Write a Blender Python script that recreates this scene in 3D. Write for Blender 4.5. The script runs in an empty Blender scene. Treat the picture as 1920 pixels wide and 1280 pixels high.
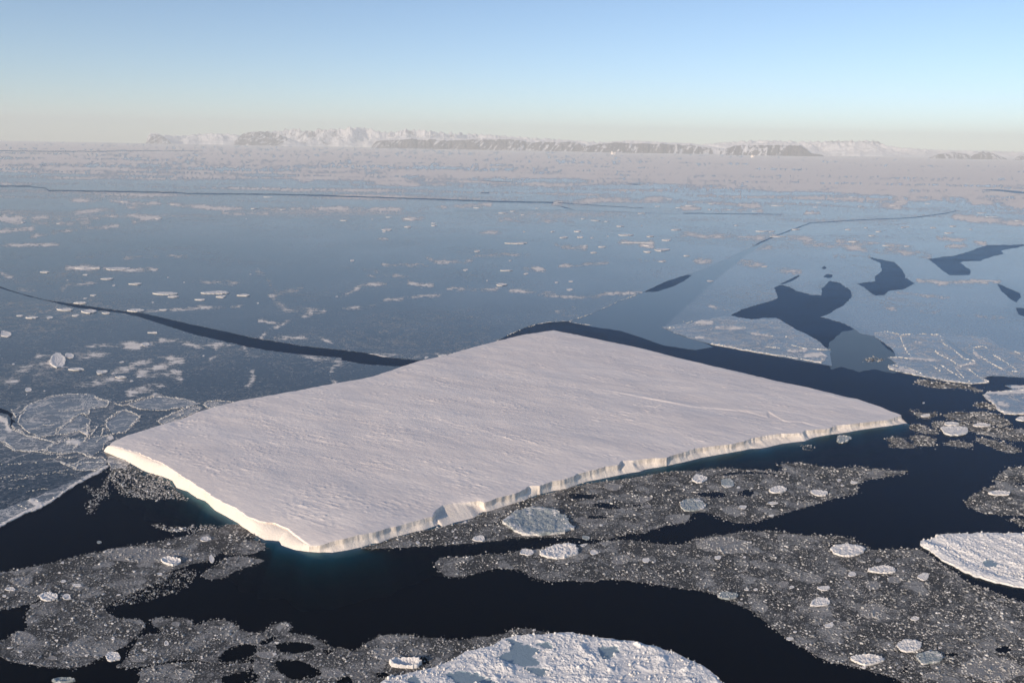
import bpy, math, random
import numpy as np
from mathutils import Matrix, Vector
from mathutils.geometry import delaunay_2d_cdt

# ------------------------------------------------------------------ camera, light, exposure
S = bpy.context.scene
COL = S.collection
CAM_H = 400.0                       # helicopter height in metres
FPX, Y0, SLOPE = 1600.0, 254.5, 0.018
ROLL = math.atan(SLOPE)
PITCH = math.atan((640 - (Y0 + SLOPE * 960)) * math.cos(ROLL) / FPX)
cr, sr, cp, sp = math.cos(ROLL), math.sin(ROLL), math.cos(PITCH), math.sin(PITCH)
right, up, fwd = Vector((1, 0, 0)), Vector((0, sp, cp)), Vector((0, cp, -sp))
c_right = right * cr + up * sr
c_up = up * cr - right * sr
cam_data = bpy.data.cameras.new('camera')
cam = bpy.data.objects.new('camera', cam_data)
COL.objects.link(cam)
M3 = Matrix((c_right, c_up, -fwd)).transposed()
cam.matrix_world = Matrix.Translation((0, 0, CAM_H)) @ M3.to_4x4()
cam_data.sensor_width = 36.0
cam_data.lens = FPX / 1920 * 36.0
cam_data.clip_start, cam_data.clip_end = 1.0, 400000.0
S.camera = cam

SUN_EL = math.radians(16.0)
SUN_AZ = math.atan2(-0.70, -0.714)   # compass style: x = sin, y = cos
W = bpy.data.worlds.new('World'); S.world = W; W.use_nodes = True
nt = W.node_tree; nt.nodes.clear()
sky = nt.nodes.new('ShaderNodeTexSky'); sky.sky_type = 'NISHITA'; sky.sun_disc = False
sky.sun_elevation = SUN_EL; sky.sun_rotation = SUN_AZ
sky.altitude = 400; sky.air_density = 0.74; sky.dust_density = 0.25; sky.ozone_density = 2.4
bg = nt.nodes.new('ShaderNodeBackground'); bg.inputs[1].default_value = 0.13
wo = nt.nodes.new('ShaderNodeOutputWorld')
nt.links.new(sky.outputs[0], bg.inputs[0]); nt.links.new(bg.outputs[0], wo.inputs[0])

sd = bpy.data.lights.new('sun', 'SUN'); so = bpy.data.objects.new('sun', sd); COL.objects.link(so)
sd.energy = 3.7; sd.angle = math.radians(0.5); sd.color = (1.0, 0.83, 0.63)
sdir = Vector((math.sin(SUN_AZ) * math.cos(SUN_EL), math.cos(SUN_AZ) * math.cos(SUN_EL), math.sin(SUN_EL)))
so.rotation_euler = sdir.to_track_quat('Z', 'Y').to_euler()
so.location = (-600, -600, 900)
S.view_settings.view_transform = 'Standard'; S.view_settings.look = 'None'
S.view_settings.exposure = 0.22; S.view_settings.gamma = 1.0
S.cycles.max_bounces = 6; S.cycles.diffuse_bounces = 2; S.cycles.glossy_bounces = 2
S.cycles.transparent_max_bounces = 6; S.cycles.volume_bounces = 1
S.cycles.sample_clamp_indirect = 4.0

# ------------------------------------------------------------------ maths helpers
rng = np.random.default_rng(7)

def ground(px, py, z=0.0):
    """photo pixel (1920 x 1280) -> point on the horizontal plane at height z"""
    px = np.asarray(px, float); py = np.asarray(py, float)
    u, v = px - 960.0, -(py - 640.0)
    u2, v2 = u * cr - v * sr, u * sr + v * cr
    dx, dy, dz = u2, FPX * cp + v2 * sp, -FPX * sp + v2 * cp
    dz = np.minimum(dz, -2.0)
    t = (z - CAM_H) / dz
    return dx * t, dy * t

def hor(px):                         # true horizon line in the picture
    return Y0 + SLOPE * np.asarray(px, float)

def mpp(x, y):                       # metres across one photo pixel at a ground point
    return np.sqrt(x * x + y * y + CAM_H ** 2) / FPX

def _hash(ix, iy, seed):
    h = (ix.astype(np.int64) * 374761393 + iy.astype(np.int64) * 668265263 + seed * 1274126177) & 0xffffffff
    h = ((h ^ (h >> 13)) * 1274126177) & 0xffffffff
    h = h ^ (h >> 16)
    return (h & 0xffffff) / float(0x1000000)

def gnoise(x, y, seed=0):
    ix, iy = np.floor(x), np.floor(y)
    fx, fy = x - ix, y - iy
    def g(dx, dy):
        a = _hash(ix + dx, iy + dy, seed) * 2 * np.pi
        return np.cos(a) * (fx - dx) + np.sin(a) * (fy - dy)
    ux, uy = fx ** 3 * (fx * (fx * 6 - 15) + 10), fy ** 3 * (fy * (fy * 6 - 15) + 10)
    a = g(0, 0) * (1 - ux) + g(1, 0) * ux
    b = g(0, 1) * (1 - ux) + g(1, 1) * ux
    return (a * (1 - uy) + b * uy) * 1.5

def fbm(x, y, octv=5, seed=0, gain=0.5):
    s, a, n = 0.0, 1.0, 0.0
    for o in range(octv):
        s = s + a * gnoise(x * 2 ** o + 17.3 * o, y * 2 ** o - 9.1 * o, seed + o); n += a; a *= gain
    return s / n

def ridged(x, y, octv=4, seed=0):
    s, a, n = 0.0, 1.0, 0.0
    for o in range(octv):
        s = s + a * (1 - np.abs(gnoise(x * 2 ** o + 5.7 * o, y * 2 ** o + 3.3 * o, seed + o)) * 2); n += a; a *= .5
    return s / n

def worley(x, y, seed=0):
    ix, iy = np.floor(x), np.floor(y)
    best = np.full(x.shape, 9.0); val = np.zeros(x.shape)
    for dx in (-1, 0, 1):
        for dy in (-1, 0, 1):
            cx, cy = ix + dx, iy + dy
            d = (cx + _hash(cx, cy, seed) - x) ** 2 + (cy + _hash(cx, cy, seed + 91) - y) ** 2
            m = d < best
            best = np.where(m, d, best); val = np.where(m, _hash(cx, cy, seed + 37), val)
    return np.sqrt(best), val

def sstep(a, b, x):
    t = np.clip((x - a) / (b - a), 0, 1); return t * t * (3 - 2 * t)

def inside(px, py, poly):
    poly = np.asarray(poly, float)
    x, y = np.asarray(px, float), np.asarray(py, float)
    r = np.zeros(x.shape, bool)
    x1, y1 = poly[-1]
    for x2, y2 in poly:
        if y1 != y2:
            c = ((y1 > y) != (y2 > y)) & (x < (x2 - x1) * (y - y1) / (y2 - y1) + x1)
            r ^= c
        x1, y1 = x2, y2
    return r

def dist_poly(px, py, line):
    line = np.asarray(line, float); best = np.full(np.shape(px), 1e9)
    for (x1, y1), (x2, y2) in zip(line[:-1], line[1:]):
        dx, dy = x2 - x1, y2 - y1
        t = np.clip(((px - x1) * dx + (py - y1) * dy) / (dx * dx + dy * dy + 1e-9), 0, 1)
        best = np.minimum(best, np.hypot(px - x1 - t * dx, (py - y1 - t * dy)))
    return best

def densify(poly, step, closed=True):
    p = np.asarray(poly, float)
    q = np.vstack([p, p[:1]]) if closed else p
    out = []
    for a, b in zip(q[:-1], q[1:]):
        n = max(1, int(math.ceil(np.hypot(*(b - a)) / step)))
        for k in range(n): out.append(a + (b - a) * k / n)
    if not closed: out.append(q[-1])
    return np.array(out)

def smooth_poly(poly, it=1):         # Chaikin corner cutting
    p = np.asarray(poly, float)
    for _ in range(it):
        n = np.roll(p, -1, 0)
        p = np.stack([p * .75 + n * .25, p * .25 + n * .75], 1).reshape(-1, 2)
    return p

def jag(poly, step=5, amp=4.0, seed=0, scale=28.0):
    """ragged ice edge: dense outline pushed about by noise (amplitude in photo pixels, flattened by perspective)"""
    p = densify(poly, step)
    n1 = fbm(p[:, 0] / scale, p[:, 1] / scale * 2, 4, seed + 11, .6)
    n2 = fbm(p[:, 0] / scale + 50, p[:, 1] / scale * 2 + 50, 4, seed + 23, .6)
    return p + np.stack([n1 * amp * 1.5, n2 * amp * .8], 1)

def Z(ox, oy, k, *pts):              # zoomed tracing -> photo pixels
    return [(ox + x * k, oy + y * k) for x, y in pts]
K3 = 1 / 3.0
KA = 640 / 1781.0
def q1(*p): return Z(0, 200, K3, *p)
def q2(*p): return Z(640, 200, K3, *p)
def q3(*p): return Z(1280, 200, K3, *p)
def q4(*p): return Z(0, 420, K3, *p)
def q5(*p): return Z(640, 420, K3, *p)
def q6(*p): return Z(1280, 420, K3, *p)
def A_(*p): return Z(0, 820, KA, *p)
def B_(*p): return Z(640, 820, KA, *p)
def C_(*p): return Z(1280, 820, KA, *p)
def L_(*p): return Z(0, 720, 440 / 1920.0, *p)
def R_(*p): return Z(1500, 580, 420 / 1792.0, *p)
def D_(*p): return Z(440, 1100, 420 / 1920.0, *p)
def E_(*p): return Z(1040, 560, 560 / 1920.0, *p)

# ------------------------------------------------------------------ mesh helpers
def mesh_np(name, verts, tris=None, quads=None, mat=None, parent=None, smooth=False, attrs=None):
    me = bpy.data.meshes.new(name)
    verts = np.asarray(verts, np.float32)
    tris = np.zeros((0, 3), np.int32) if tris is None else np.asarray(tris, np.int32)
    quads = np.zeros((0, 4), np.int32) if quads is None else np.asarray(quads, np.int32)
    nl = tris.size + quads.size
    me.vertices.add(len(verts)); me.vertices.foreach_set('co', verts.ravel())
    me.loops.add(nl); me.loops.foreach_set('vertex_index', np.concatenate([tris.ravel(), quads.ravel()]))
    me.polygons.add(len(tris) + len(quads))
    st = np.concatenate([np.arange(len(tris)) * 3, tris.size + np.arange(len(quads)) * 4]).astype(np.int32)
    me.polygons.foreach_set('loop_start', st)
    me.polygons.foreach_set('use_smooth', np.full(len(st), bool(smooth)))
    for k, v in (attrs or {}).items():
        a = me.attributes.new(k, 'FLOAT', 'POINT'); a.data.foreach_set('value', np.asarray(v, np.float32))
    me.update(calc_edges=True); me.validate()
    if mat: me.materials.append(mat)
    o = bpy.data.objects.new(name, me); COL.objects.link(o)
    if parent: o.parent = parent
    return o

def tag(o, label=None, cat=None, group=None, kind=None):
    if label: o['label'] = label
    if cat: o['category'] = cat
    if group: o['group'] = group
    if kind: o['kind'] = kind
    return o

def empty(name, loc):
    o = bpy.data.objects.new(name, None); COL.objects.link(o); o.location = loc; o.empty_display_size = 5
    return o

def rebase(o, loc):
    """move a world-built mesh object's origin to loc"""
    n = len(o.data.vertices); co = np.empty(n * 3, np.float32); o.data.vertices.foreach_get('co', co)
    co = co.reshape(-1, 3) - np.asarray(loc, np.float32); o.data.vertices.foreach_set('co', co.ravel())
    o.data.update(); o.location = loc
    return o

def triangulate(outer, holes, spacing, squash=.5, seed=0):
    """CDT of a ragged polygon with holes and a jittered interior grid, all in photo pixels"""
    pts, edges = [], []
    for ring in [outer] + list(holes):
        b = len(pts); n = len(ring)
        pts += [tuple(p) for p in ring]; edges += [(b + i, b + (i + 1) % n) for i in range(n)]
    r = np.random.default_rng(seed)
    o = np.asarray(outer)
    if spacing:
        gx = np.arange(o[:, 0].min(), o[:, 0].max(), spacing); gy = np.arange(o[:, 1].min(), o[:, 1].max(), spacing * squash)
        X, Y = np.meshgrid(gx, gy); X = X.ravel() + r.uniform(-.3, .3, X.size) * spacing; Y = Y.ravel() + r.uniform(-.3, .3, Y.size) * spacing * squash
        m = inside(X, Y, outer)
        for h in holes: m &= ~inside(X, Y, h)
        pts += list(zip(X[m], Y[m]))
    vs, es, fs, *_ = delaunay_2d_cdt([Vector(p) for p in pts], edges, [], 0, 1e-4)
    V = np.array([(v.x, v.y) for v in vs]); T = np.array([f for f in fs if len(f) == 3], int)
    c = V[T].mean(1)
    m = inside(c[:, 0], c[:, 1], outer)
    for h in holes: m &= ~inside(c[:, 0], c[:, 1], h)
    return V, T[m]

def slab(name, outer, holes=(), z=.2, bottom=-.4, spacing=6, squash=.5, mat=None, parent=None, attr_fn=None, z_fn=None, seed=0, smooth=True):
    """floating sheet: triangulated top at z (+ z_fn), walls down to the water"""
    V, T = triangulate(outer, holes, spacing, squash, seed)
    x, y = ground(V[:, 0], V[:, 1], z)
    zz = np.full(len(V), z)
    if z_fn is not None: zz = zz + z_fn(V[:, 0], V[:, 1], x, y)
    # keep winding upward
    a, b, c = T[:, 0], T[:, 1], T[:, 2]
    area = (x[b] - x[a]) * (y[c] - y[a]) - (x[c] - x[a]) * (y[b] - y[a])
    T[area < 0] = T[area < 0][:, ::-1]
    e = np.concatenate([T[:, [0, 1]], T[:, [1, 2]], T[:, [2, 0]]])
    key = np.sort(e, 1); k = key[:, 0] * len(V) + key[:, 1]
    u, idx, cnt = np.unique(k, return_index=True, return_counts=True)
    be = e[idx[cnt == 1]]
    bv = np.unique(be); nb_ = len(bv); mp = {int(v): len(V) + i for i, v in enumerate(bv)}
    verts = np.concatenate([np.stack([x, y, zz], 1), np.stack([x[bv], y[bv], zz[bv]], 1), np.stack([x[bv], y[bv], np.full(nb_, bottom)], 1)])
    quads = np.array([[mp[int(i)] + nb_, mp[int(j)] + nb_, mp[int(j)], mp[int(i)]] for i, j in be])
    attrs = {}
    if attr_fn is not None:
        for kk, vv in attr_fn(V[:, 0], V[:, 1], x, y).items(): attrs[kk] = np.concatenate([vv, vv[bv], vv[bv]])
    return mesh_np(name, verts, T, quads, mat, parent, smooth, attrs)

# ------------------------------------------------------------------ material helpers
class NT:
    def __init__(s, name):
        s.m = bpy.data.materials.new(name); s.m.use_nodes = True; s.t = s.m.node_tree; s.t.nodes.clear()
        s.out = s.n('ShaderNodeOutputMaterial')
    def n(s, typ, **kw):
        nd = s.t.nodes.new(typ)
        for k, v in kw.items(): setattr(nd, k, v)
        return nd
    def put(s, sock, v):
        if hasattr(v, 'is_output'): s.t.links.new(v, sock)
        else:
            if isinstance(v, (tuple, list)) and len(v) == 3 and sock.type == 'RGBA': v = (*v, 1)
            sock.default_value = v
    def math(s, op, a, b=0.0, c=None, clamp=False):
        nd = s.n('ShaderNodeMath', operation=op); nd.use_clamp = clamp
        s.put(nd.inputs[0], a); s.put(nd.inputs[1], b)
        if c is not None: s.put(nd.inputs[2], c)
        return nd.outputs[0]
    def step(s, v, a, b, o0=0.0, o1=1.0):
        nd = s.n('ShaderNodeMapRange', interpolation_type='SMOOTHSTEP')
        for i, q in enumerate((v, a, b, o0, o1)): s.put(nd.inputs[i], q)
        return nd.outputs[0]
    def mix(s, f, a, b):
        nd = s.n('ShaderNodeMix', data_type='RGBA')
        s.put(nd.inputs[0], f); s.put(nd.inputs[6], a); s.put(nd.inputs[7], b)
        return nd.outputs[2]
    def coord(s, scale=(1, 1, 1), rot=(0, 0, 0)):
        if not hasattr(s, 'geo'): s.geo = s.n('ShaderNodeNewGeometry')
        mp = s.n('ShaderNodeMapping'); s.t.links.new(s.geo.outputs['Position'], mp.inputs[0])
        mp.inputs['Scale'].default_value = scale; mp.inputs['Rotation'].default_value = rot
        return mp.outputs[0]
    def noise(s, vec, scale, detail=4.0, rough=.55, typ='FBM', dist=0.0, lac=2.0):
        nd = s.n('ShaderNodeTexNoise'); nd.noise_type = typ
        if typ == 'FBM': nd.normalize = True
        s.t.links.new(vec, nd.inputs['Vector'])
        nd.inputs['Scale'].default_value = scale; nd.inputs['Detail'].default_value = detail
        nd.inputs['Roughness'].default_value = rough; nd.inputs['Distortion'].default_value = dist
        nd.inputs['Lacunarity'].default_value = lac
        return nd.outputs[0]
    def voro(s, vec, scale, feature='F1', out=0, rnd=1.0):
        nd = s.n('ShaderNodeTexVoronoi'); nd.feature = feature
        s.t.links.new(vec, nd.inputs['Vector']); nd.inputs['Scale'].default_value = scale
        nd.inputs['Randomness'].default_value = rnd
        return nd.outputs[out]
    def attr(s, name):
        nd = s.n('ShaderNodeAttribute', attribute_name=name); return nd.outputs['Fac']
    def bump(s, h, strength=.5, dist=1.0):
        nd = s.n('ShaderNodeBump'); nd.inputs['Strength'].default_value = strength; nd.inputs['Distance'].default_value = dist
        s.t.links.new(h, nd.inputs['Height']); return nd.outputs[0]
    def bsdf(s, col, rough=.6, spec=.3, normal=None, **kw):
        b = s.n('ShaderNodeBsdfPrincipled'); s.put(b.inputs['Base Color'], col); s.put(b.inputs['Roughness'], rough)
        s.put(b.inputs['Specular IOR Level'], spec)
        if normal is not None: s.t.links.new(normal, b.inputs['Normal'])
        for k, v in kw.items(): s.put(b.inputs[k], v)
        return b
    def done(s, sh):
        s.t.links.new(sh, s.out.inputs[0]); return s.m

# ---- sea water: Fresnel reflection over a dark navy body one can see a little way into
t = NT('sea_water')
c = t.coord()
bmp = t.bump(t.noise(c, .35, 3), .05, .3)
fr = t.n('ShaderNodeFresnel'); fr.inputs[0].default_value = 1.33
gl = t.n('ShaderNodeBsdfGlossy'); t.put(gl.inputs['Roughness'], t.step(t.noise(t.coord((.5, 1.4, 0)), .008, 5, .6), .35, .7, .10, .26)); gl.inputs['Color'].default_value = (.28, .35, .45, 1)
t.t.links.new(bmp, gl.inputs['Normal'])
df = t.n('ShaderNodeBsdfDiffuse'); df.inputs[0].default_value = (.003, .008, .018, 1)
tr = t.n('ShaderNodeBsdfTransparent'); tr.inputs[0].default_value = (.95, 1, 1, 1)
m1 = t.n('ShaderNodeMixShader'); m1.inputs[0].default_value = .9
t.t.links.new(df.outputs[0], m1.inputs[1]); t.t.links.new(tr.outputs[0], m1.inputs[2])
m2 = t.n('ShaderNodeMixShader'); t.t.links.new(fr.outputs[0], m2.inputs[0])
t.t.links.new(m1.outputs[0], m2.inputs[1]); t.t.links.new(gl.outputs[0], m2.inputs[2])
va = t.n('ShaderNodeVolumeAbsorption'); va.inputs[0].default_value = (.10, .86, .84, 1); va.inputs[1].default_value = .21
t.t.links.new(va.outputs[0], t.out.inputs[1])
M_WATER = t.done(m2.outputs[0])

t = NT('sea_bed'); M_BED = t.done(t.bsdf((.004, .008, .012), 1.0, 0.0).outputs[0])

# ---- thin sea ice: dark grey nilas, snow dusting by attribute "frost", pale thicker ice by "tone", ridgelets by "fil"
def ice_material(name, dark, pale, snow=(.95, .86, .78), spec=.36):
    t = NT(name); c = t.coord((1, 1, 0))
    frost, tone, fil = t.attr('frost'), t.attr('tone'), t.attr('fil')
    big = t.noise(c, .0016, 6, .6)
    mid = t.noise(c, .022, 6, .62, dist=.6)
    fine = t.noise(c, .16, 4, .65)
    streaky = t.noise(t.coord((.55, 1.5, 0), (0, 0, .35)), .07, 7, .7, dist=.5)
    lace = t.noise(t.coord((.7, 1.4, 0), (0, 0, .2)), .32, 5, .75)
    n = t.math('ADD', t.math('MULTIPLY', mid, .22), t.math('ADD', t.math('MULTIPLY', streaky, .43), t.math('MULTIPLY', lace, .35)))
    snowm = t.step(t.math('ADD', frost, t.math('MULTIPLY', t.math('SUBTRACT', n, .5), t.math('MULTIPLY', t.attr('grain'), 4.2))), .52, .86)
    # ridgelets: thin crack-like filaments of rubble
    w1 = t.noise(c, .009, 7, .62, dist=1.6)
    l1 = t.step(t.math('ABSOLUTE', t.math('SUBTRACT', w1, .5)), .0, .014, 1, 0)
    w2 = t.noise(t.coord((1, 1.6, 0), (0, 0, .5)), .02, 6, .6, dist=1.2)
    l2 = t.step(t.math('ABSOLUTE', t.math('SUBTRACT', w2, .52)), .0, .018, 1, 0)
    ln = t.math('MAXIMUM', l1, t.math('MULTIPLY', l2, .7))
    ln = t.math('MULTIPLY', ln, t.step(t.math('ADD', fil, t.math('MULTIPLY', t.math('SUBTRACT', fine, .5), .9)), .35, .75))
    cover = t.math('MAXIMUM', snowm, t.math('MULTIPLY', ln, .8), clamp=True)
    tn = t.math('ADD', tone, t.math('MULTIPLY', t.math('SUBTRACT', big, .5), .5), clamp=True)
    base = t.mix(tn, dark, pale)
    base = t.mix(t.step(fine, .35, .75, 0, .25), base, pale)
    col = t.mix(cover, base, snow)
    rough = t.math('ADD', .2, t.math('MULTIPLY', cover, .6))
    nb = t.bump(t.math('ADD', fine, t.math('MULTIPLY', cover, .6)), .25, .5)
    return t.done(t.bsdf(col, rough, t.math('SUBTRACT', spec, t.math('MULTIPLY', cover, spec * .7)), nb).outputs[0])
M_ICE = ice_material('sea_ice', (.011, .020, .030), (.36, .375, .385))
M_NEWICE = ice_material('new_ice', (.006, .016, .030), (.02, .036, .052))
M_GREASE = ice_material('grease_ice', (.006, .013, .024), (.022, .034, .046), spec=.11)

# ---- berg snow, cliff, foot
t = NT('wind_packed_snow'); c = t.coord()
wind = math.atan2(-24.6, 46.2)
sc = t.coord((1, 1, 1), (0, 0, -wind))
sm = t.n('ShaderNodeMapping'); t.t.links.new(sc, sm.inputs[0]); sm.inputs['Scale'].default_value = (.28, 1, 1)
s1 = t.noise(sm.outputs[0], .22, 5, .6, dist=.4); s2 = t.noise(sm.outputs[0], .9, 3, .6)
hh = t.math('ADD', t.math('MULTIPLY', s1, 1.0), t.math('MULTIPLY', s2, .3))
big = t.noise(sm.outputs[0], .02, 4, .55)
col = t.mix(t.step(big, .3, .7), (.88, .775, .715), (.94, .835, .77))
M_SNOW = t.done(t.bsdf(col, .7, .2, t.bump(hh, .35, 1.2)).outputs[0])

t = NT('cliff_ice'); c = t.coord((1, 1, .12)); c2 = t.coord()
st = t.noise(c, .55, 6, .7, dist=.5); pt = t.noise(c2, .035, 5, .65)
streak = t.attr('streak')
k = t.math('MULTIPLY', t.step(t.math('ADD', st, t.math('MULTIPLY', t.math('SUBTRACT', pt, .5), 1.3)), .42, .64), streak)
col = t.mix(t.math('MULTIPLY', k, .48), (.92, .81, .71), (.44, .39, .345))
M_CLIFF = t.done(t.bsdf(col, .65, .25, t.bump(t.math('ADD', st, t.noise(c2, .5, 4)), .5, .8)).outputs[0])

t = NT('submerged_ice'); M_FOOT = t.done(t.bsdf((.75, .82, .80), .8, .1).outputs[0])

# ---- brash: grey slush base and separate little blocks
t = NT('brash_slush'); c = t.coord()
n1, n2 = t.noise(c, .5, 6, .72), t.noise(c, .045, 5, .62)
v1 = t.voro(c, .42); cel = t.voro(c, .42, out=1); cel2 = t.voro(c, .95, out=1)
sp1 = t.n('ShaderNodeSeparateColor'); t.t.links.new(cel, sp1.inputs[0]); sp2 = t.n('ShaderNodeSeparateColor'); t.t.links.new(cel2, sp2.inputs[0])
big_ = t.math('ADD', t.math('MULTIPLY', t.math('SUBTRACT', n2, .5), 1.1), t.math('MULTIPLY', t.math('SUBTRACT', t.attr('tone'), .5), .35))
wn = t.n('ShaderNodeTexNoise'); t.t.links.new(c, wn.inputs['Vector']); wn.inputs['Scale'].default_value = .06; wn.inputs['Detail'].default_value = 5
vm = t.n('ShaderNodeVectorMath', operation='MULTIPLY_ADD'); t.t.links.new(wn.outputs[1], vm.inputs[0]); vm.inputs[1].default_value = (22, 22, 0); t.t.links.new(c, vm.inputs[2])
seam = t.step(t.voro(vm.outputs[0], .045, 'DISTANCE_TO_EDGE'), .0, .05, 1, 0); cc = t.n('ShaderNodeSeparateColor'); t.t.links.new(t.voro(vm.outputs[0], .045, out=1), cc.inputs[0])
seam2 = t.step(t.voro(vm.outputs[0], .14, 'DISTANCE_TO_EDGE'), .0, .07, 1, 0)
big_ = t.math('ADD', big_, t.math('ADD', t.math('MULTIPLY', t.math('SUBTRACT', cc.outputs[0], .5), .34), t.math('ADD', t.math('MULTIPLY', seam, -.22), t.math('MULTIPLY', seam2, -.12))))
g = t.math('ADD', t.math('MULTIPLY', n1, .8), big_)
col = t.mix(t.step(g, .22, .78), (.065, .064, .065), (.39, .37, .35))
p1 = t.math('MULTIPLY', t.step(t.math('ADD', sp1.outputs[0], t.math('MULTIPLY', big_, .5)), .66, 1.0), t.step(v1, .62, .30))
p2 = t.step(t.math('ADD', sp2.outputs[1], t.math('MULTIPLY', big_, .5)), .72, 1.05)
col = t.mix(t.math('MULTIPLY', p1, .6), col, (.46, .44, .42)); col = t.mix(t.math('MULTIPLY', p2, .6), col, (.40, .385, .37))
hgt = t.math('ADD', n1, t.math('ADD', t.math('MULTIPLY', p1, .5), t.math('MULTIPLY', p2, .35)))
M_BRASH = t.done(t.bsdf(col, .65, .12, t.bump(hgt, .9, .9)).outputs[0])

t = NT('brash_block'); c = t.coord(); a = t.attr('tone'); n1 = t.noise(c, 1.2, 3, .6)
col = t.mix(t.math('ADD', a, t.math('MULTIPLY', t.math('SUBTRACT', n1, .5), .35), clamp=True), (.09, .09, .09), (.86, .82, .78))
M_BLOCK = t.done(t.bsdf(col, .6, .3).outputs[0])

# ---- floes: snow over bluish ice where "pond" is set
def floe_material(name, snow, pond, bs=.6):
    t = NT(name); c = t.coord(); p = t.attr('pond')
    n1 = t.noise(c, .5, 5, .65); n2 = t.noise(c, .09, 4, .6)
    n3 = t.noise(t.coord((.6, 1.3, 1), (0, 0, .3)), .16, 6, .7)
    pm = t.step(t.math('ADD', p, t.math('MULTIPLY', t.math('SUBTRACT', n3, .5), 2.2)), .36, .64)
    sn = t.mix(t.step(n2, .3, .7), snow, tuple(v * .92 for v in snow))
    col = t.mix(pm, sn, t.mix(n1, pond, tuple(min(1, v * 1.5) for v in pond)))
    return t.done(t.bsdf(col, t.math('SUBTRACT', .75, t.math('MULTIPLY', pm, .45)), .3, t.bump(n1, bs, .6)).outputs[0])
M_FLOE = floe_material('rubble_snow', (.88, .84, .81), (.22, .28, .32))
M_PLATE = floe_material('thin_plate', (.66, .62, .60), (.13, .17, .21), .4)
M_CAKE = floe_material('ice_cake', (.84, .79, .75), (.27, .29, .29), .9)
M_GREYCAKE = floe_material('grey_slush_cake', (.33, .31, .295), (.20, .19, .185), .9)

# ---- land
t = NT('mountain_land'); c = t.coord(); g = t.geo
sx = t.n('ShaderNodeSeparateXYZ'); t.t.links.new(g.outputs['Normal'], sx.inputs[0])
n1 = t.noise(t.coord((1, 1, .35)), .0030, 6, .65); n2 = t.noise(c, .0006, 3, .5)
rk = t.attr('rock')
f = t.math('ADD', rk, t.math('ADD', t.math('MULTIPLY', t.math('SUBTRACT', n1, .5), .9), t.math('MULTIPLY', t.math('SUBTRACT', .8, sx.outputs[2]), .2)))
rc = t.mix(n2, (.075, .068, .085), (.14, .11, .11))
col = t.mix(t.step(f, .45, .62), (.84, .80, .80), rc)
M_LAND = t.done(t.bsdf(col, .8, .1).outputs[0])

# ------------------------------------------------------------------ scattered brash blocks
def block_mesh(name, px, py, size, mat, parent=None, tone=None, zbase=.08, hk=.55, seed=0, cap=1e9):
    """many small angular ice blocks as one mesh; size = diameter in photo pixels at their distance"""
    r = np.random.default_rng(seed)
    x, y = ground(px, py); n = len(x)
    rad = np.minimum(size * mpp(x, y) * .5, cap)
    k = 7
    ang = (np.arange(k) / k * 2 * np.pi)[None, :] + r.uniform(-.3, .3, (n, k)) + r.uniform(0, 6.28, (n, 1))
    r1 = rad[:, None] * r.uniform(.65, 1.2, (n, k)); el = r.uniform(.55, 1.0, n)[:, None]; rot = r.uniform(0, 6.28, n)[:, None]
    def place(rr):
        a, b = rr * np.cos(ang), rr * np.sin(ang) * el
        return x[:, None] + a * np.cos(rot) - b * np.sin(rot), y[:, None] + a * np.sin(rot) + b * np.cos(rot)
    h = np.minimum(rad * hk * r.uniform(.4, 1.4, n), 1.6)
    bx, by = place(r1); tx, ty = place(r1 * r.uniform(.55, .9, (n, k)))
    v = np.empty((n, 2 * k + 1, 3))
    v[:, :k, 0], v[:, :k, 1], v[:, :k, 2] = bx, by, -.3
    v[:, k:2 * k, 0], v[:, k:2 * k, 1] = tx, ty
    v[:, k:2 * k, 2] = zbase + h[:, None] * r.uniform(.5, 1.1, (n, k))
    v[:, 2 * k, 0], v[:, 2 * k, 1] = x + r.uniform(-.3, .3, n) * rad, y + r.uniform(-.3, .3, n) * rad
    v[:, 2 * k, 2] = zbase + h * r.uniform(.8, 1.3, n)
    i = np.arange(k); j = (i + 1) % k
    q = np.stack([i, j, j + k, i + k], 1); tr_ = np.stack([i + k, j + k, np.full(k, 2 * k)], 1)
    off = (np.arange(n) * (2 * k + 1))[:, None, None]
    tone = r.beta(1.3, 2.4, n) if tone is None else tone
    return mesh_np(name, v.reshape(-1, 3), (tr_[None] + off).reshape(-1, 3), (q[None] + off).reshape(-1, 4), mat, parent, False,
                   {'tone': np.repeat(tone, 2 * k + 1)})

def scatter_in(poly, n, holes=(), seed=0, clump=.0, scale=40.):
    r = np.random.default_rng(seed); p = np.asarray(poly); xs, ys = [], []; got = 0
    for _ in range(60):
        X = r.uniform(p[:, 0].min(), p[:, 0].max(), n * 2); Y = r.uniform(p[:, 1].min(), p[:, 1].max(), n * 2)
        m = inside(X, Y, p)
        for h in holes: m &= ~inside(X, Y, h)
        if clump: m &= (fbm(X / scale, Y / scale * 2, 4, seed + 3) + r.uniform(-.25, .25, X.size)) > clump - .25
        xs.append(X[m]); ys.append(Y[m]); got += int(m.sum())
        if got >= n: break
    return np.concatenate(xs)[:n], np.concatenate(ys)[:n]

def poly_area(p):
    p = np.asarray(p); x, y = p[:, 0], p[:, 1]
    return abs(np.dot(x, np.roll(y, -1)) - np.dot(y, np.roll(x, -1))) / 2

def sizes_px(n, seed, lo=1.6, hi=9.0, a=2.3):
    u = np.random.default_rng(seed).uniform(0, 1, n); k = 1 - a
    return (lo ** k + u * (hi ** k - lo ** k)) ** (1 / k)

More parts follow.
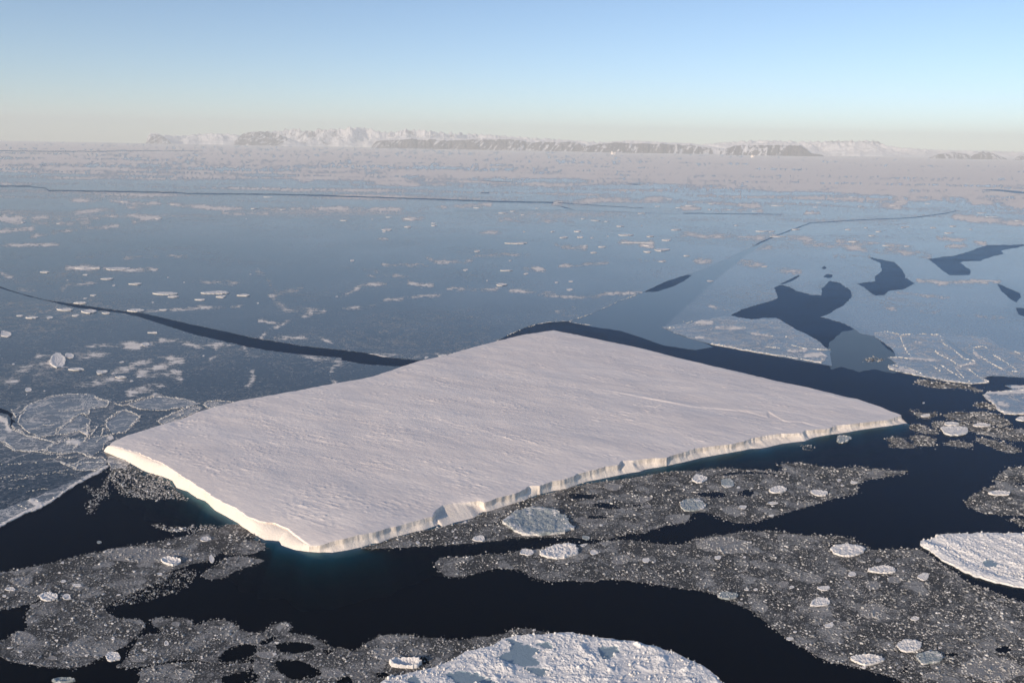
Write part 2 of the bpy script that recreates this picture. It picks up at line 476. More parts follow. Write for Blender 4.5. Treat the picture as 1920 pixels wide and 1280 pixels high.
def line_points(line, n, width, seed=0):
    r = np.random.default_rng(seed); p = np.asarray(line, float)
    seg = np.hypot(*(p[1:] - p[:-1]).T); cum = np.concatenate([[0], np.cumsum(seg)])
    d = r.uniform(0, cum[-1], n); d = d[(fbm(d / 22., d * 0 + seed, 3, seed) + r.uniform(-.22, .30, len(d))) > .02]
    x = np.interp(d, cum, p[:, 0]); y = np.interp(d, cum, p[:, 1])
    x = x + fbm(d / 14., d * 0 + 3.1, 3, seed + 5) * width * 1.2; y = y + fbm(d / 14., d * 0 + 8.1, 3, seed + 9) * width * .6
    w = r.normal(0, .45, len(d)) * width
    return x + w * .7, y + w * .4 * np.sign(r.uniform(-1, 1, len(d)))

# ------------------------------------------------------------------ water, sea bed
def build_water():
    X0, X1, Y0_, Y1, zb = -62000., 62000., -1500., 72000., -45.
    gx = np.linspace(X0, X1, 25); gy = np.concatenate([[-1500], np.linspace(0, 3000, 7), np.linspace(5000, Y1, 22)])
    nx, ny = len(gx), len(gy); X, Y = np.meshgrid(gx, gy)
    top = np.stack([X.ravel(), Y.ravel(), np.zeros(X.size)], 1); bot = top.copy(); bot[:, 2] = zb
    i = (np.arange(ny - 1)[:, None] * nx + np.arange(nx - 1)[None]).ravel()
    q = np.stack([i, i + 1, i + nx + 1, i + nx], 1); qb = q[:, ::-1] + X.size
    per = [j for j in range(nx)] + [nx * j + nx - 1 for j in range(1, ny)] + [nx * (ny - 1) + j for j in range(nx - 2, -1, -1)] + [nx * j for j in range(ny - 2, 0, -1)]
    per = np.array(per); pn = np.roll(per, -1)
    qs = np.stack([per + X.size, pn + X.size, pn, per], 1)
    w = mesh_np('water', np.concatenate([top, bot]), None, np.concatenate([q, qb, qs]), M_WATER)
    tag(w, 'dark navy open sea water between the ice', None, None, 'structure')
    b = mesh_np('sea_bed', [(X0 + 50, Y0_ + 50, zb + 1), (X1 - 50, Y0_ + 50, zb + 1), (X1 - 50, Y1 - 50, zb + 1), (X0 + 50, Y1 - 50, zb + 1)], None, [[0, 1, 2, 3]], M_BED)
    tag(b, 'dark deep bottom below the sea water', None, None, 'structure')
build_water()

# ------------------------------------------------------------------ the tabular iceberg
FRONT_TOP = [(580,1023),(600,1022),(628,1013),(653,1008),(673,1002),(703,997),(733,988),(742,987),(770,978),(793,972),(812,968),(817,957),(829,948),(847,944),
 (862,943),(880,941),(894,939),(903,940),(908,942),(933,933),(967,925),(983,917),(993,911),(1003,910),(1012,911),(1035,902),(1060,898),(1087,887),(1110,881),
 (1138,874),(1158,872),(1166,864),(1178,863),(1187,863),(1193,862),(1222,859),(1250,858),(1253,856),(1273,850),(1297,843),(1305,840),(1372,832),(1390,828),(1417,820),
 (1438,816),(1463,813),(1500,812),(1509,807),(1521,806),(1546,804),(1553,803),(1569,797),(1585,796),(1605,794),(1635,790),(1665,787),(1690,778)]
FRONT_WL = [(580,1034),(600,1034),(623,1036),(653,1031),(680,1025),(700,1018),(710,1018),(727,1011),(745,1005),(770,999),(790,995),(825,983),(830,990),(838,987),
 (855,980),(877,975),(892,971),(900,962),(925,956),(950,948),(983,938),(1008,927),(1038,920),(1063,916),(1083,908),(1103,902),(1125,898),(1155,892),(1185,886),
 (1202,884),(1210,880),(1250,873),(1297,863),(1307,860),(1349,852),(1390,845),(1408,841),(1431,841),(1468,832),(1509,827),(1527,820),(1560,814),(1576,813),(1612,806),(1647,801),(1703,794)]
LEFT_TOP = [(580,1023),(567,1013),(553,1003),(537,990),(513,980),(487,977),(462,968),(442,952),(429,947),(403,934),(383,919),(362,905),(343,893),(326,881),(309,870),(292,863),(276,855),(260,848),(245,845),(233,841),(220,837),(205,834)]
LEFT_WL = [(580,1034),(553,1031),(527,1022),(523,1014),(495,1012),(478,1003),(458,990),(446,980),(421,966),(402,956),(397,950),(386,939),(369,933),(352,921),(331,914),(323,901),(307,894),(287,889),(269,882),(254,874),(232,862),(214,855),(194,846)]
BACKL_TOP = [(205,834),(208,830),(241,816),(278,804),(339,785),(367,773),(424,757),(442,752),(508,741),(583,727),(621,720),(677,710),(700,705),(733,694),(785,677),(836,666),(883,652),(921,642),(977,628),(1038,619)]
BACKR_TOP = [(1690,778),(1650,762),(1607,748),(1590,745),(1520,727),(1447,712),(1363,692),(1280,673),(1200,652),(1130,638),(1070,625),(1038,619)]

def resample(p, n, key=None):
    p = np.asarray(p, float); d = np.concatenate([[0], np.cumsum(np.hypot(*(p[1:, :2] - p[:-1, :2]).T))])
    t_ = np.linspace(0, d[-1], n)
    return np.stack([np.interp(t_, d, p[:, k]) for k in range(p.shape[1])], 1)

def world_curve(px, hs):
    """photo polyline with a height (number, or x->height table) per point -> world xyz"""
    px = np.asarray(px, float)
    h = np.interp(px[:, 0], *hs) if isinstance(hs, tuple) else np.full(len(px), float(hs))
    x, y = ground(px[:, 0], px[:, 1], 0); x, y = x * (CAM_H - h) / CAM_H, y * (CAM_H - h) / CAM_H
    return np.stack([x, y, h], 1)

def build_berg():
    hf = ([580,640,673,742,800,860,933,1138,1222,1372,1500,1605,1665,1703], [6.2,10.2,11.2,9.4,9.4,8.5,10.6,11.6,11.2,10.6,9.4,9.0,8.0,8.0])
    hl = ([200,240,292,343,440,500,540,580], [9.5,11.5,12.8,13.0,12,10.5,8.5,6.2])
    hb = ([205,1038], [9.5,10]); hr = ([1038,1690], [10,8])
    NS, NTT = 640, 420
    C0 = resample(world_curve(FRONT_TOP, hf), NS); C1 = resample(world_curve(BACKL_TOP, hb), NS)
    D0 = resample(world_curve(LEFT_TOP, hl), NTT); D1 = resample(world_curve(BACKR_TOP, hr), NTT)
    def wob(c, amp, sc, sd, ends=12):
        w = np.minimum(1, np.minimum(np.arange(len(c)), np.arange(len(c))[::-1]) / ends)
        c[:, 0] += fbm(c[:, 0] / sc, c[:, 1] / sc, 4, sd, .6) * amp * w; c[:, 1] += fbm(c[:, 0] / sc + 40, c[:, 1] / sc, 4, sd + 7, .6) * amp * w
        c[:, 2] += fbm(c[:, 0] / sc + 80, c[:, 1] / sc, 4, sd + 9, .6) * amp * .25 * w
    wob(C0, 2.0, 9, 1); wob(C1, 3.5, 30, 2); wob(D0, 2.5, 14, 3); wob(D1, 3.0, 30, 4)
    s = np.linspace(0, 1, NS)[None, :, None]; tt = np.linspace(0, 1, NTT)[:, None, None]
    def calm(c, k):
        w = np.ones(2 * k + 1) / (2 * k + 1); o = c.copy(); L = np.linspace(0, 1, len(c))[:, None]; base = c[0] * (1 - L) + c[-1] * L
        for a_ in range(3): o[:, a_] = np.convolve(np.pad((c - base)[:, a_], k, 'constant'), w, 'valid') + base[:, a_]
        o[0], o[-1] = c[0], c[-1]; return o
    K0, K1, E0, E1 = calm(C0, 40), calm(C1, 40), calm(D0, 30), calm(D1, 30)
    G = (1 - tt) * K0[None] + tt * K1[None] + (1 - s) * E0[:, None] + s * E1[:, None] \
        - ((1 - s) * (1 - tt) * C0[0] + s * (1 - tt) * C0[-1] + (1 - s) * tt * C1[0] + s * tt * C1[-1])
    iv, iu = np.arange(NTT)[:, None, None], np.arange(NS)[None, :, None]
    G = G + (C0 - K0)[None] * np.exp(-iv / 10.) + (C1 - K1)[None] * np.exp(-(NTT - 1 - iv) / 10.) \
        + (D0 - E0)[:, None] * np.exp(-iu / 14.) + (D1 - E1)[:, None] * np.exp(-(NS - 1 - iu) / 14.)
    x, y = G[..., 0], G[..., 1]
    S1, T1 = np.broadcast_to(s[..., 0], x.shape), np.broadcast_to(tt[..., 0], x.shape)
    edge = np.minimum(np.minimum(T1 * 420, (1 - T1) * 420), np.minimum(S1 * 640, (1 - S1) * 640) * 1.4)   # ~metres*0.7 from the rim
    e1 = sstep(0, 14, edge) * sstep(-8, 40, S1 * 890)
    wd = math.atan2(-24.6, 46.2); ca, sa = math.cos(wd), math.sin(wd)
    a, b = x * ca + y * sa, -x * sa + y * ca                        # along and across the wind
    h = fbm(x / 170, y / 170, 3, 21) * 2.4 + fbm(a / 70, b / 34, 3, 23) * .8
    patch = sstep(-.25, .35, fbm(a / 90, b / 45, 3, 33))
    sas = fbm(a / 22, b / 6.5, 4, 41, .55)
    h = h + sas * .34 * (.35 + patch)
    wob_ = .4 * gnoise(a / 9, b / 9, 5)
    tongue = np.maximum(0, fbm(a / 9 + wob_, b / 3.2, 3, 57) - .13); tongue2 = np.maximum(0, fbm(a / 24 + wob_, b / 5.5, 3, 59) - .22)
    h = h + (tongue * 1.35 + tongue2 * 1.3) * (.25 + patch) + fbm(a / 4.5, b / 1.9, 2, 63) * .16
    # the long step in the snow near the right-hand end
    scarp = world_curve([(1090,727),(1150,737),(1230,752),(1300,764),(1370,769),(1400,771),(1440,770),(1448,775),(1440,781),(1470,788),(1505,790),(1530,797),(1549,801),(1556,806)], 10.)
    d = dist_poly(x, y, scarp[:, :2])
    yl = np.interp(x, scarp[:, 0][np.argsort(scarp[:, 0])], scarp[:, 1][np.argsort(scarp[:, 0])])
    side = np.clip((y - yl) / 3.0, -1, 1); fade = np.exp(-d / 22.) * sstep(scarp[0, 0] - 10, scarp[0, 0] + 90, x)
    h = h + side * fade * .55 + np.exp(-(d / 3.) ** 2) * .12 * fade
    h = h + sstep(0, 120, edge) * 1.2
    z = G[..., 2] + h * e1 - .8 * (1 - sstep(-2, 24, S1 * 890 + 5 * fbm(x / 14, y / 14, 3, 71))) * sstep(0, .03, T1)
    z = np.maximum(z, 2.)
    c0 = np.array([x.mean(), y.mean(), 0.])
    root = empty('tabular_iceberg', c0)
    tag(root, 'huge flat-topped rectangular iceberg with pinkish wind-rippled snow and cream ice cliffs, filling the middle', 'iceberg')
    V = np.stack([x, y, z], -1).reshape(-1, 3) - c0
    i = (np.arange(NTT - 1)[:, None] * NS + np.arange(NS - 1)[None]).ravel()
    mesh_np('snow_surface', V, None, np.stack([i, i + 1, i + NS + 1, i + NS], 1), M_SNOW, root, True)
    Zg = np.stack([x, y, z], -1)

    def cliff(topc, wlc, name, label, profile, sd, streak, notch=0):
        """wall between rim and waterline: rows from top (0) to foot (1)"""
        n = len(topc); R = 16
        # match points by nearest fraction of x along the edge (rim and waterline traced separately)
        wl = wlc.copy()
        nrm = np.gradient(wl[:, :2], axis=0); nrm /= np.linalg.norm(nrm, axis=1)[:, None] + 1e-9
        out = np.stack([nrm[:, 1], -nrm[:, 0]], 1)
        if np.mean(np.sum((wl[:, :2] - c0[:2]) * out, 1)) < 0: out = -out
        gap = np.sum((wl[:, :2] - topc[:, :2]) * out, 1)
        short = np.maximum(0, .4 - gap); wl[:, :2] += out * short[:, None] * .9
        rows, st = [], []
        al = np.concatenate([[0], np.cumsum(np.hypot(*(topc[1:, :2] - topc[:-1, :2]).T))])
        apr = np.clip(.50 + .35 * fbm(al / 25, al * 0 + sd, 3, sd), .15, .85) * (1 - .9 * notch)
        for r in range(R + 1):
            f = r / R
            hz, k = profile(f, apr)
            p = topc[:, :2] * (1 - k)[:, None] + wl[:, :2] * k[:, None]
            zz = topc[:, 2] * (1 - hz) + (-.6) * hz
            amp = np.sin(np.pi * min(1, f * 1.0)) ** .5 if 0 < f < 1 else 0
            cx = al
            if sd == 121: amp = .55 * np.sin(np.pi * f)
            nz = (fbm(cx / 3.2, zz / 9, 4, sd + 3, .6) * .22 + fbm(cx / 27, zz / 14, 3, sd + 5) * .9) * (1 - .6 * notch)
            p = p + out * (nz * amp)[:, None]
            rows.append(np.stack([p[:, 0], p[:, 1], zz], 1)); st.append(np.full(n, streak) * (1 - notch) * (1 - sstep(.35, .75, f + .25 * fbm(cx / 12, cx * 0 + f, 3, sd + 8))))
        P_ = np.concatenate(rows) - c0
        i = (np.arange(R)[:, None] * n + np.arange(n - 1)[None]).ravel()
        o = mesh_np(name, P_, None, np.stack([i + 1, i, i + n, i + n + 1], 1), M_CLIFF, root, True, {'streak': np.concatenate(st)})
        if label: o['label'] = label
        return rows
    def prof_front(f, apr):          # vertical upper wall, then an apron of fallen snow
        hz = np.full(len(apr), f)
        k = np.where(f < apr, .10 * f / np.maximum(apr, .05), .10 + .90 * (f - apr) / np.maximum(1 - apr, .05))
        return hz, np.clip(k, 0, 1)
    def prof_bank(f, apr):           # rounded snow bank
        hz = np.full(len(apr), f ** 1.3)
        return hz, np.full(len(apr), f ** .72)
    def wl_match(wlpx, topc, toppx, n):
        """waterline sampled so that it runs abreast of the rim"""
        wl = resample(world_curve(wlpx, 0.), 3000)[:, :2]; axis = topc[-1, :2] - topc[0, :2]; axis = axis / np.linalg.norm(axis)
        pt = topc[:, :2] @ axis; pt = np.maximum.accumulate(pt)
        k = np.ones(9) / 9; pt = np.convolve(np.pad(pt, 4, 'edge'), k, 'valid')
        pw = np.maximum.accumulate(wl @ axis) + np.arange(3000) * 1e-6
        q = np.stack([np.interp(pt, pw, wl[:, 0]), np.interp(pt, pw, wl[:, 1])], 1)
        q[0], q[-1] = wl[0], wl[-1]
        j = fbm(q[:, 0] / 9, q[:, 1] / 9, 4, 77, .6)
        q = q + np.stack([j, np.roll(j, 5)], 1) * .8
        return np.concatenate([q, np.zeros((n, 1))], 1)
    rimF, rimL = Zg[0, :, :], Zg[:, 0, :]
    wF, wL = wl_match(FRONT_WL, rimF, FRONT_TOP, NS), wl_match(LEFT_WL, rimL, LEFT_TOP, NTT)
    mid = (wF[0] + wL[0]) / 2; wF[0] = mid; wL[0] = mid
    nc = world_curve([(858,950),(1000,914),(1174,867),(1510,812),(1552,803)], 9.)
    nt_ = np.zeros(NS)
    for q_, w_ in zip(nc, (17, 7, 9, 7, 4)): nt_ = np.maximum(nt_, np.exp(-(np.hypot(rimF[:, 0] - q_[0], rimF[:, 1] - q_[1]) / w_) ** 4))
    cliff(rimF, wF, 'ice_cliff', 'long front cliff with grey vertical streaks and snow aprons', prof_front, 101, 1.0, nt_)
    cliff(rimL, wL, 'ice_cliff', 'smooth sunlit cream snow bank', prof_bank, 121, .12)
    def back(rim, sd):
        wl = rim.copy(); nrm = np.gradient(rim[:, :2], axis=0); nrm /= np.linalg.norm(nrm, axis=1)[:, None] + 1e-9
        out = np.stack([nrm[:, 1], -nrm[:, 0]], 1)
        if np.mean(np.sum((rim[:, :2] - c0[:2]) * out, 1)) < 0: out = -out
        wl[:, :2] += out * 1.5; wl[:, 2] = 0; return wl
    rB, rR = Zg[-1, :, :], Zg[:, -1, :]
    wB, wR = back(rB, 1), back(rR, 2)
    wB[0], wB[-1] = wL[-1], (wB[-1] + wR[-1]) / 2; wR[0], wR[-1] = wF[-1], wB[-1]
    cliff(rB, wB, 'ice_cliff', 'back cliff facing the dark sheet', prof_front, 141, 1.0)
    cliff(rR, wR, 'ice_cliff', 'far right cliff facing the open lead', prof_front, 161, 1.0)
    # the foot of the berg under water: a sloping ledge round the waterline
    ring = np.concatenate([wL[::-1][:-1], wF[:-1], wR[:-1], wB[::-1][:-1]])[::3]
    n = len(ring)
    nr = np.roll(ring, -6, 0) - np.roll(ring, 6, 0); nr = nr[:, :2] / (np.linalg.norm(nr[:, :2], axis=1)[:, None] + 1e-9)
    out = np.stack([nr[:, 1], -nr[:, 0]], 1)
    if np.mean(np.sum((ring[:, :2] - c0[:2]) * out, 1)) < 0: out = -out
    for _ in range(12): out = (np.roll(out, 2, 0) + out + np.roll(out, -2, 0)); out /= np.linalg.norm(out, axis=1)[:, None]
    dist = np.array([-4, 0, 1.5, 4, 8, 13, 19, 27, 36, 48, 60.]); dep = np.array([-.2, -.25, -.4, -.8, -1.8, -4.0, -8.5, -15, -23, -33, -43.5])
    rows = []
    nn = fbm(ring[:, 0] / 40, ring[:, 1] / 40, 3, 201); wide = 1.0 + .8 * nn
    corner = np.exp(-np.hypot(ring[:, 0] - wF[0, 0], ring[:, 1] - wF[0, 1]) / 60.)
    lft = sstep(-.2, .5, -(out @ np.array([.5, -.866])))  # snow bank side
    wide = np.clip(wide * (.40 + .28 * corner), .25, 1.2)
    for dd, zz in zip(dist, dep):
        p = ring[:, :2] + out * (dd * np.where(dd > 0, wide, 1))[:, None]
        rows.append(np.stack([p[:, 0], p[:, 1], np.full(n, zz) + (fbm(p[:, 0] / 6, p[:, 1] / 6, 3, 211) * .5 - .2) * (dd > 1)], 1))
    P_ = np.concatenate(rows) - c0; R = len(dist) - 1
    i = np.arange(n); j = (i + 1) % n
    q = np.concatenate([np.stack([i + r * n, i + (r + 1) * n, j + (r + 1) * n, j + r * n], 1) for r in range(R)])
    o = mesh_np('underwater_foot', P_, None, q, M_FOOT, root, True); o['label'] = 'teal glowing ice ledge below the waterline'
    return ring
BERG_RING = build_berg()

# ------------------------------------------------------------------ frost strokes traced on the sea ice: (polyline, half width px, strength)
STROKES = []
def st(width, strength, *lines):
    for l in lines: STROKES.append((np.array(l, float), width, strength))
st(4, .62, q4((-60,40),(0,36),(180,25)), q4((380,245),(560,245)), q4((585,252),(740,255)), q5((1565,102),(1750,108)), q5((1690,118),(1750,130)))
st(3, .50, q4((180,70),(350,40),(660,8)), q4((0,120),(330,115)), q4((700,190),(890,187)), q4((935,178),(1050,182)), q4((430,190),(520,185)), q4((740,258),(880,255)))
st(4, .40, q4((1440,255),(1500,290),(1520,350),(1560,390),(1700,360)), q4((1520,400),(1560,450),(1600,470),(1540,400)), q4((1600,480),(1780,482)),
   q4((1080,330),(1340,330)), q4((350,370),(380,340),(560,330)), q4((0,270),(100,330),(200,370)), q4((60,350),(180,380)))
st(3, .50, q4((1830,490),(1700,520),(1620,545),(1560,580),(1500,595),(1470,640)), q4((1460,545),(1560,560)), q4((1550,640),(1800,640),(1900,680)),
   q4((820,490),(1000,480),(1200,465),(1350,465)))
st(4, .50, q4((490,700),(600,685),(700,675),(850,675)), q4((700,690),(780,690)), q4((900,652),(1000,662),(1110,685),(1220,680),(1310,672)), q4((1210,690),(1220,730),(1180,760)),
   q4((1370,690),(1400,740),(1440,760)), q4((1420,830),(1430,870),(1380,920)), q4((1920,780),(1870,800),(1860,860),(1880,890)), q4((1680,740),(1800,755),(1900,770)))
st(6, .48, q4((640,835),(760,800),(820,765),(960,760)), q4((770,855),(900,850),(1010,830)), q4((820,800),(1020,770)), q4((430,905),(540,890),(640,870),(740,885)),
   q4((740,940),(850,910),(1010,880)), q4((720,960),(830,945),(900,970)), q4((780,830),(900,800),(980,800)))
st(7, .42, q4((180,860),(240,820),(350,800),(300,770),(240,800)), q4((0,880),(90,880)), q4((100,830),(180,790)), q4((380,740),(500,740),(600,745)), q4((220,740),(280,740)))
st(3, .50, q5((490,190),(520,215),(620,215),(730,210)), q5((230,230),(480,232)), q5((130,260),(200,262)), q5((150,290),(370,295)), q5((380,330),(450,342),(510,345)),
   q5((600,365),(750,368),(900,365)), q5((950,372),(1050,380),(1150,390),(1190,405),(1300,412),(1420,410),(1520,390),(1690,385)), q5((0,470),(60,470),(180,460),(240,430),(350,415),(450,405),(560,395)),
   q5((0,410),(50,385),(110,345),(250,335)), q5((740,180),(800,180),(920,170),(1050,175)), q5((1230,235),(1380,225),(1500,215)), q5((770,50),(890,48)), q5((200,90),(260,88)))
st(3, .40, q5((1210,490),(1320,480),(1300,460)), q5((1220,500),(1330,520)), q5((1680,200),(1820,205)), q5((150,735),(400,735),(600,725)), q5((200,745),(440,750)))
st(4, .55, q5((1210,118),(1290,130),(1370,135)), q5((1030,250),(1140,255)), q5((1150,390),(1200,402)))
st(6, .45, q6((0,60),(300,72),(650,85),(720,90)), q6((400,130),(700,115),(900,130),(1200,150),(1390,185)), q6((270,200),(400,230),(540,260),(660,280)), q6((80,205),(150,215)))
st(3, .60, q6((870,95),(1290,125)), q6((1440,85),(1600,90),(1700,112)), q6((1480,125),(1600,127)), q6((1320,315),(1450,330),(1780,322)), q6((1620,320),(1770,325)))
st(3, .45, q6((1200,380),(1300,395),(1500,415)), q6((1060,450),(1200,480)), q6((1340,490),(1450,492)), q6((1550,510),(1800,525)), q6((140,460),(280,490)), q6((850,180),(1050,186)),
   q6((1200,430),(1300,445)))
st(3, .62, q1((400,525),(550,530),(900,545)), q1((960,550),(1100,560),(1260,575),(1430,573),(1580,577),(1750,572),(1920,570)), q1((0,630),(200,625),(460,630),(660,615)), q1((700,610),(900,630)),
   q1((1250,600),(1500,600)), q1((750,650),(830,632)), q2((0,572),(100,578),(460,575),(560,565),(680,560),(840,550)), q2((350,635),(460,630)))
st(5, .45, q1((410,600),(700,570),(850,560)), q1((0,640),(200,655),(500,650)), q2((900,640),(1100,642),(1300,650)), q1((-100,590),(60,590)))
st(5, .70, q3((640,450),(900,470),(1200,490),(1500,505),(1920,530)), q3((900,450),(1400,470),(1920,500)), q3((1300,515),(1920,550)), q3((1530,620),(1700,640),(1920,655)), q3((1100,545),(1250,540)))
st(5, .55, q3((0,432),(640,452)), q3((0,355),(300,350)), q2((0,405),(600,400),(1000,380),(1500,405),(1920,425)), q2((400,380),(1200,390),(1920,395)), q1((1690,412),(1920,408)), q1((1100,310),(1700,318)), q1((0,300),(200,320)), q1((1700,350),(1920,355)),
   q2((1200,540),(1480,525),(1900,520)), q2((200,430),(700,440)))
st(3, .60, q3((140,545),(420,550)), q3((290,555),(440,560)), q3((0,570),(100,572)), q3((180,580),(440,590)), q3((690,600),(760,602)), q3((1170,560),(1220,572)))

def ice_attrs(dark=0.0):
    def fn(px, py, x, y):
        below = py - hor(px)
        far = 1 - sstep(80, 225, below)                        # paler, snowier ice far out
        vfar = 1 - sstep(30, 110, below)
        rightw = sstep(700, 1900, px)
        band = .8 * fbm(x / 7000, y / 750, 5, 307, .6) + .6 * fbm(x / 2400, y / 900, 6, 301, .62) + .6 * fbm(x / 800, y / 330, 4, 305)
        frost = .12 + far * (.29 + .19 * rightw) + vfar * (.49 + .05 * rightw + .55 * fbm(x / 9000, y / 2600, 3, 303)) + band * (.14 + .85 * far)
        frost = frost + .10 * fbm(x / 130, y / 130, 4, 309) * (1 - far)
        left = np.exp(-((px - 120) / 230.) ** 2) * sstep(480, 560, py) * (1 - sstep(700, 760, py)); frost = frost + .12 * left * (.5 + fbm(px / 40., py / 14., 4, 315))
        rj = fbm(px / 9., py / 4., 3, 311) * 3.0; mod = np.clip(.75 + 1.1 * fbm(px / 45., py / 16., 4, 313, .6), .25, 1.2)
        for line, w, sgt in STROKES:
            lo, hi = line.min(0) - 6 * w, line.max(0) + 6 * w
            m = (px > lo[0]) & (px < hi[0]) & (py > lo[1]) & (py < hi[1])
            if m.any():
                d = dist_poly(px[m], py[m] * 1.0, line) + rj[m] * .7
                frost[m] = np.maximum(frost[m], sgt * 1.7 * mod[m] * np.exp(-np.maximum(d, 0) ** 2 / (w * w * 2.6)) + .05)
        fil = .36 + .28 * fbm(x / 300, y / 300, 4, 321) + .12 * left + .10 * far
        fil = fil + .15 * sstep(0, .5, fbm(x / 700, y / 700, 3, 325))
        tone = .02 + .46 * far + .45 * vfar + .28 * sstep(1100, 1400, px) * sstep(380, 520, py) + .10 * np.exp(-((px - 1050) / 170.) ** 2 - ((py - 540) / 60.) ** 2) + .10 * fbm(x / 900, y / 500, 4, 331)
        zone = np.exp(-((px - 110) / 190.) ** 4 - ((py - 810) / 75.) ** 4); fil = np.maximum(fil, .8 * zone); tone = tone + .16 * zone
        low = np.exp(-((px - 60) / 150.) ** 4 - ((py - 905) / 60.) ** 4); frost = frost + .14 * low
        for L in (L1, L2, L3, L4, L5):
            L = np.array(L); lo, hi = L.min(0) - 40, L.max(0) + 40; m = (px > lo[0]) & (px < hi[0]) & (py > lo[1]) & (py < hi[1])
            if m.any(): d = dist_poly(px[m], py[m], np.vstack([L, L[:1]])); tone[m] = tone[m] * (1 - .75 * np.exp(-d / 9.) * sstep(-.35, .25, fbm(px[m] / 30., py[m] / 16., 3, 341)))
        tone = tone + .12 * (1 - far) * fbm(x / 240, y / 240, 4, 335)
        tone = tone - dark
        return dict(frost=np.clip(frost, 0, 1), fil=np.clip(fil, 0, 1), tone=np.clip(tone, 0, 1), grain=1 - .66 * (1 - sstep(25, 150, below)))
    return fn

# ------------------------------------------------------------------ leads: outlines of open water
CRACK_U = q4((-300,300),(0,352),(100,385),(250,425),(400,447),(560,470),(700,490),(800,500),(950,535),(1100,570),(1250,600),(1400,635),(1550,660),(1700,685),(1850,700),(1920,708)) + q5((120,722),(250,748),(430,765),(520,760))
CRACK_L = q4((-300,306),(0,360),(150,405),(300,440),(400,465),(600,491),(700,502),(800,527),(900,560),(1100,622),(1250,657),(1400,692),(1550,717),(1750,738),(1920,752)) + q5((0,765),(150,790),(330,800),(420,790))
L1 = q6((270,515),(340,480),(430,450),(510,430),(540,410),(515,360),(540,345),(590,350),(640,375),(720,395),(780,400),(780,360),(830,318),(880,330),(945,375),(955,410),(900,460),(840,495),(775,525),(870,545),(950,580),(1000,615),(1050,635),(980,655),(960,680),(920,710),(850,720),(810,700),(760,660),(700,620),(620,590),(560,560),(530,525),(440,530),(380,535),(320,525))
L2 = q6((985,335),(1080,400),(1130,400),(1170,375),(1240,365),(1305,335),(1250,300),(1240,260),(1190,215),(1120,200),(1040,185),(1110,220),(1115,265),(1085,295),(1080,320),(1030,330))
L3 = q6((1380,195),(1440,245),(1500,290),(1610,285),(1620,260),(1560,220),(1580,210),(1680,205),(1750,180),(1810,170),(1790,150),(1920,125),(2050,118),(2050,112),(1800,118),(1720,118),(1640,145),(1560,170),(1520,180))
L4 = q6((1770,335),(1900,390),(1905,410),(1875,440),(1840,420),(1790,375))
L5 = q6((1875,470),(1920,475),(1960,490),(1960,530),(1890,510))
L0 = [(1203,548),(1227,535),(1250,523),(1280,515),(1297,516),(1280,528),(1262,537),(1230,547)]
L0B = [(1288,512),(1315,503),(1310,499)]
L6 = q6((780,250),(800,235),(810,245),(800,255))
L7 = q6((790,295),(810,280),(845,285),(840,300),(820,305))
L8 = q6((545,340),(600,312),(650,288),(660,292),(620,318),(580,335))
L9 = q6((1370,662),(1390,662),(1420,690),(1440,715),(1425,715),(1395,690))
FARLEADS = [q1((-200,247),(0,250),(300,251),(590,253),(590,256),(300,255),(0,254),(-200,251)), q1((600,248),(870,249),(870,251),(600,251)), q2((1600,435),(1650,434),(1710,437),(1650,441)),
            q3((1670,466),(1780,465),(1880,475),(1960,485),(1960,490),(1880,488),(1800,478)), q2((780,483),(830,482),(840,488),(790,488)), q2((720,417),(900,420),(1010,424),(900,424)),
            q3((640,355),(670,356),(655,360)), q1((230,326),(265,329),(245,334)), q2((1210,555),(1260,565),(1310,580),(1260,572)), q1((340,188),(530,190),(530,192),(340,190))]
def band(line, w0, w1, sd):
    p = densify(line, 8, False); n = fbm(p[:, 0] / 20., p[:, 1] * 0 + sd, 3, sd) * 1.0
    w = np.linspace(w0, w1, len(p)) * (1 + .5 * fbm(p[:, 0] / 30., p[:, 1] * 0, 3, sd + 4))
    p[:, 1] += n
    return np.concatenate([p - np.stack([w * 0, w], 1) * .5, (p + np.stack([w * 0, w], 1) * .5)[::-1]])
FARCRACKS = [band([(-200,282.5),(0,283),(100,284),(200,284)], 2.0, 1.6, 413), band([(200,283.6),(290,283),(380,282.6)], 1.4, .8, 415), band(q1((-200,440),(0,447),(170,449),(190,453),(255,458),(275,473),(620,477),(1000,484),(1060,490),(1480,493),(1800,499),(1920,505)) + q2((60,506),(400,517),(900,535),(1225,540)), 2.2, 3.0, 401),
             band(q2((1225,541),(1500,560),(1700,572)), 1.6, 1.0, 403), band(q3((0,600),(200,602),(560,606)), 1.6, 1.2, 405), band(q3((720,655),(1000,637),(1100,633),(1300,625),(1480,600),(1540,586)), 1.4, 1.8, 407),
             band(q2((640,585),(1300,582),(1900,605)), .5, .6, 409)]
CHAN = band([(1330,510),(1345,497),(1387,479),(1425,455),(1460,440),(1520,418)], 3.4, 1.8, 411)

def hole(p, amp=1.5, sd=0, step=4): return jag(jag(p, 4, amp * 1.3, sd, 26.), 2, amp * .9, sd + 50, 6.)

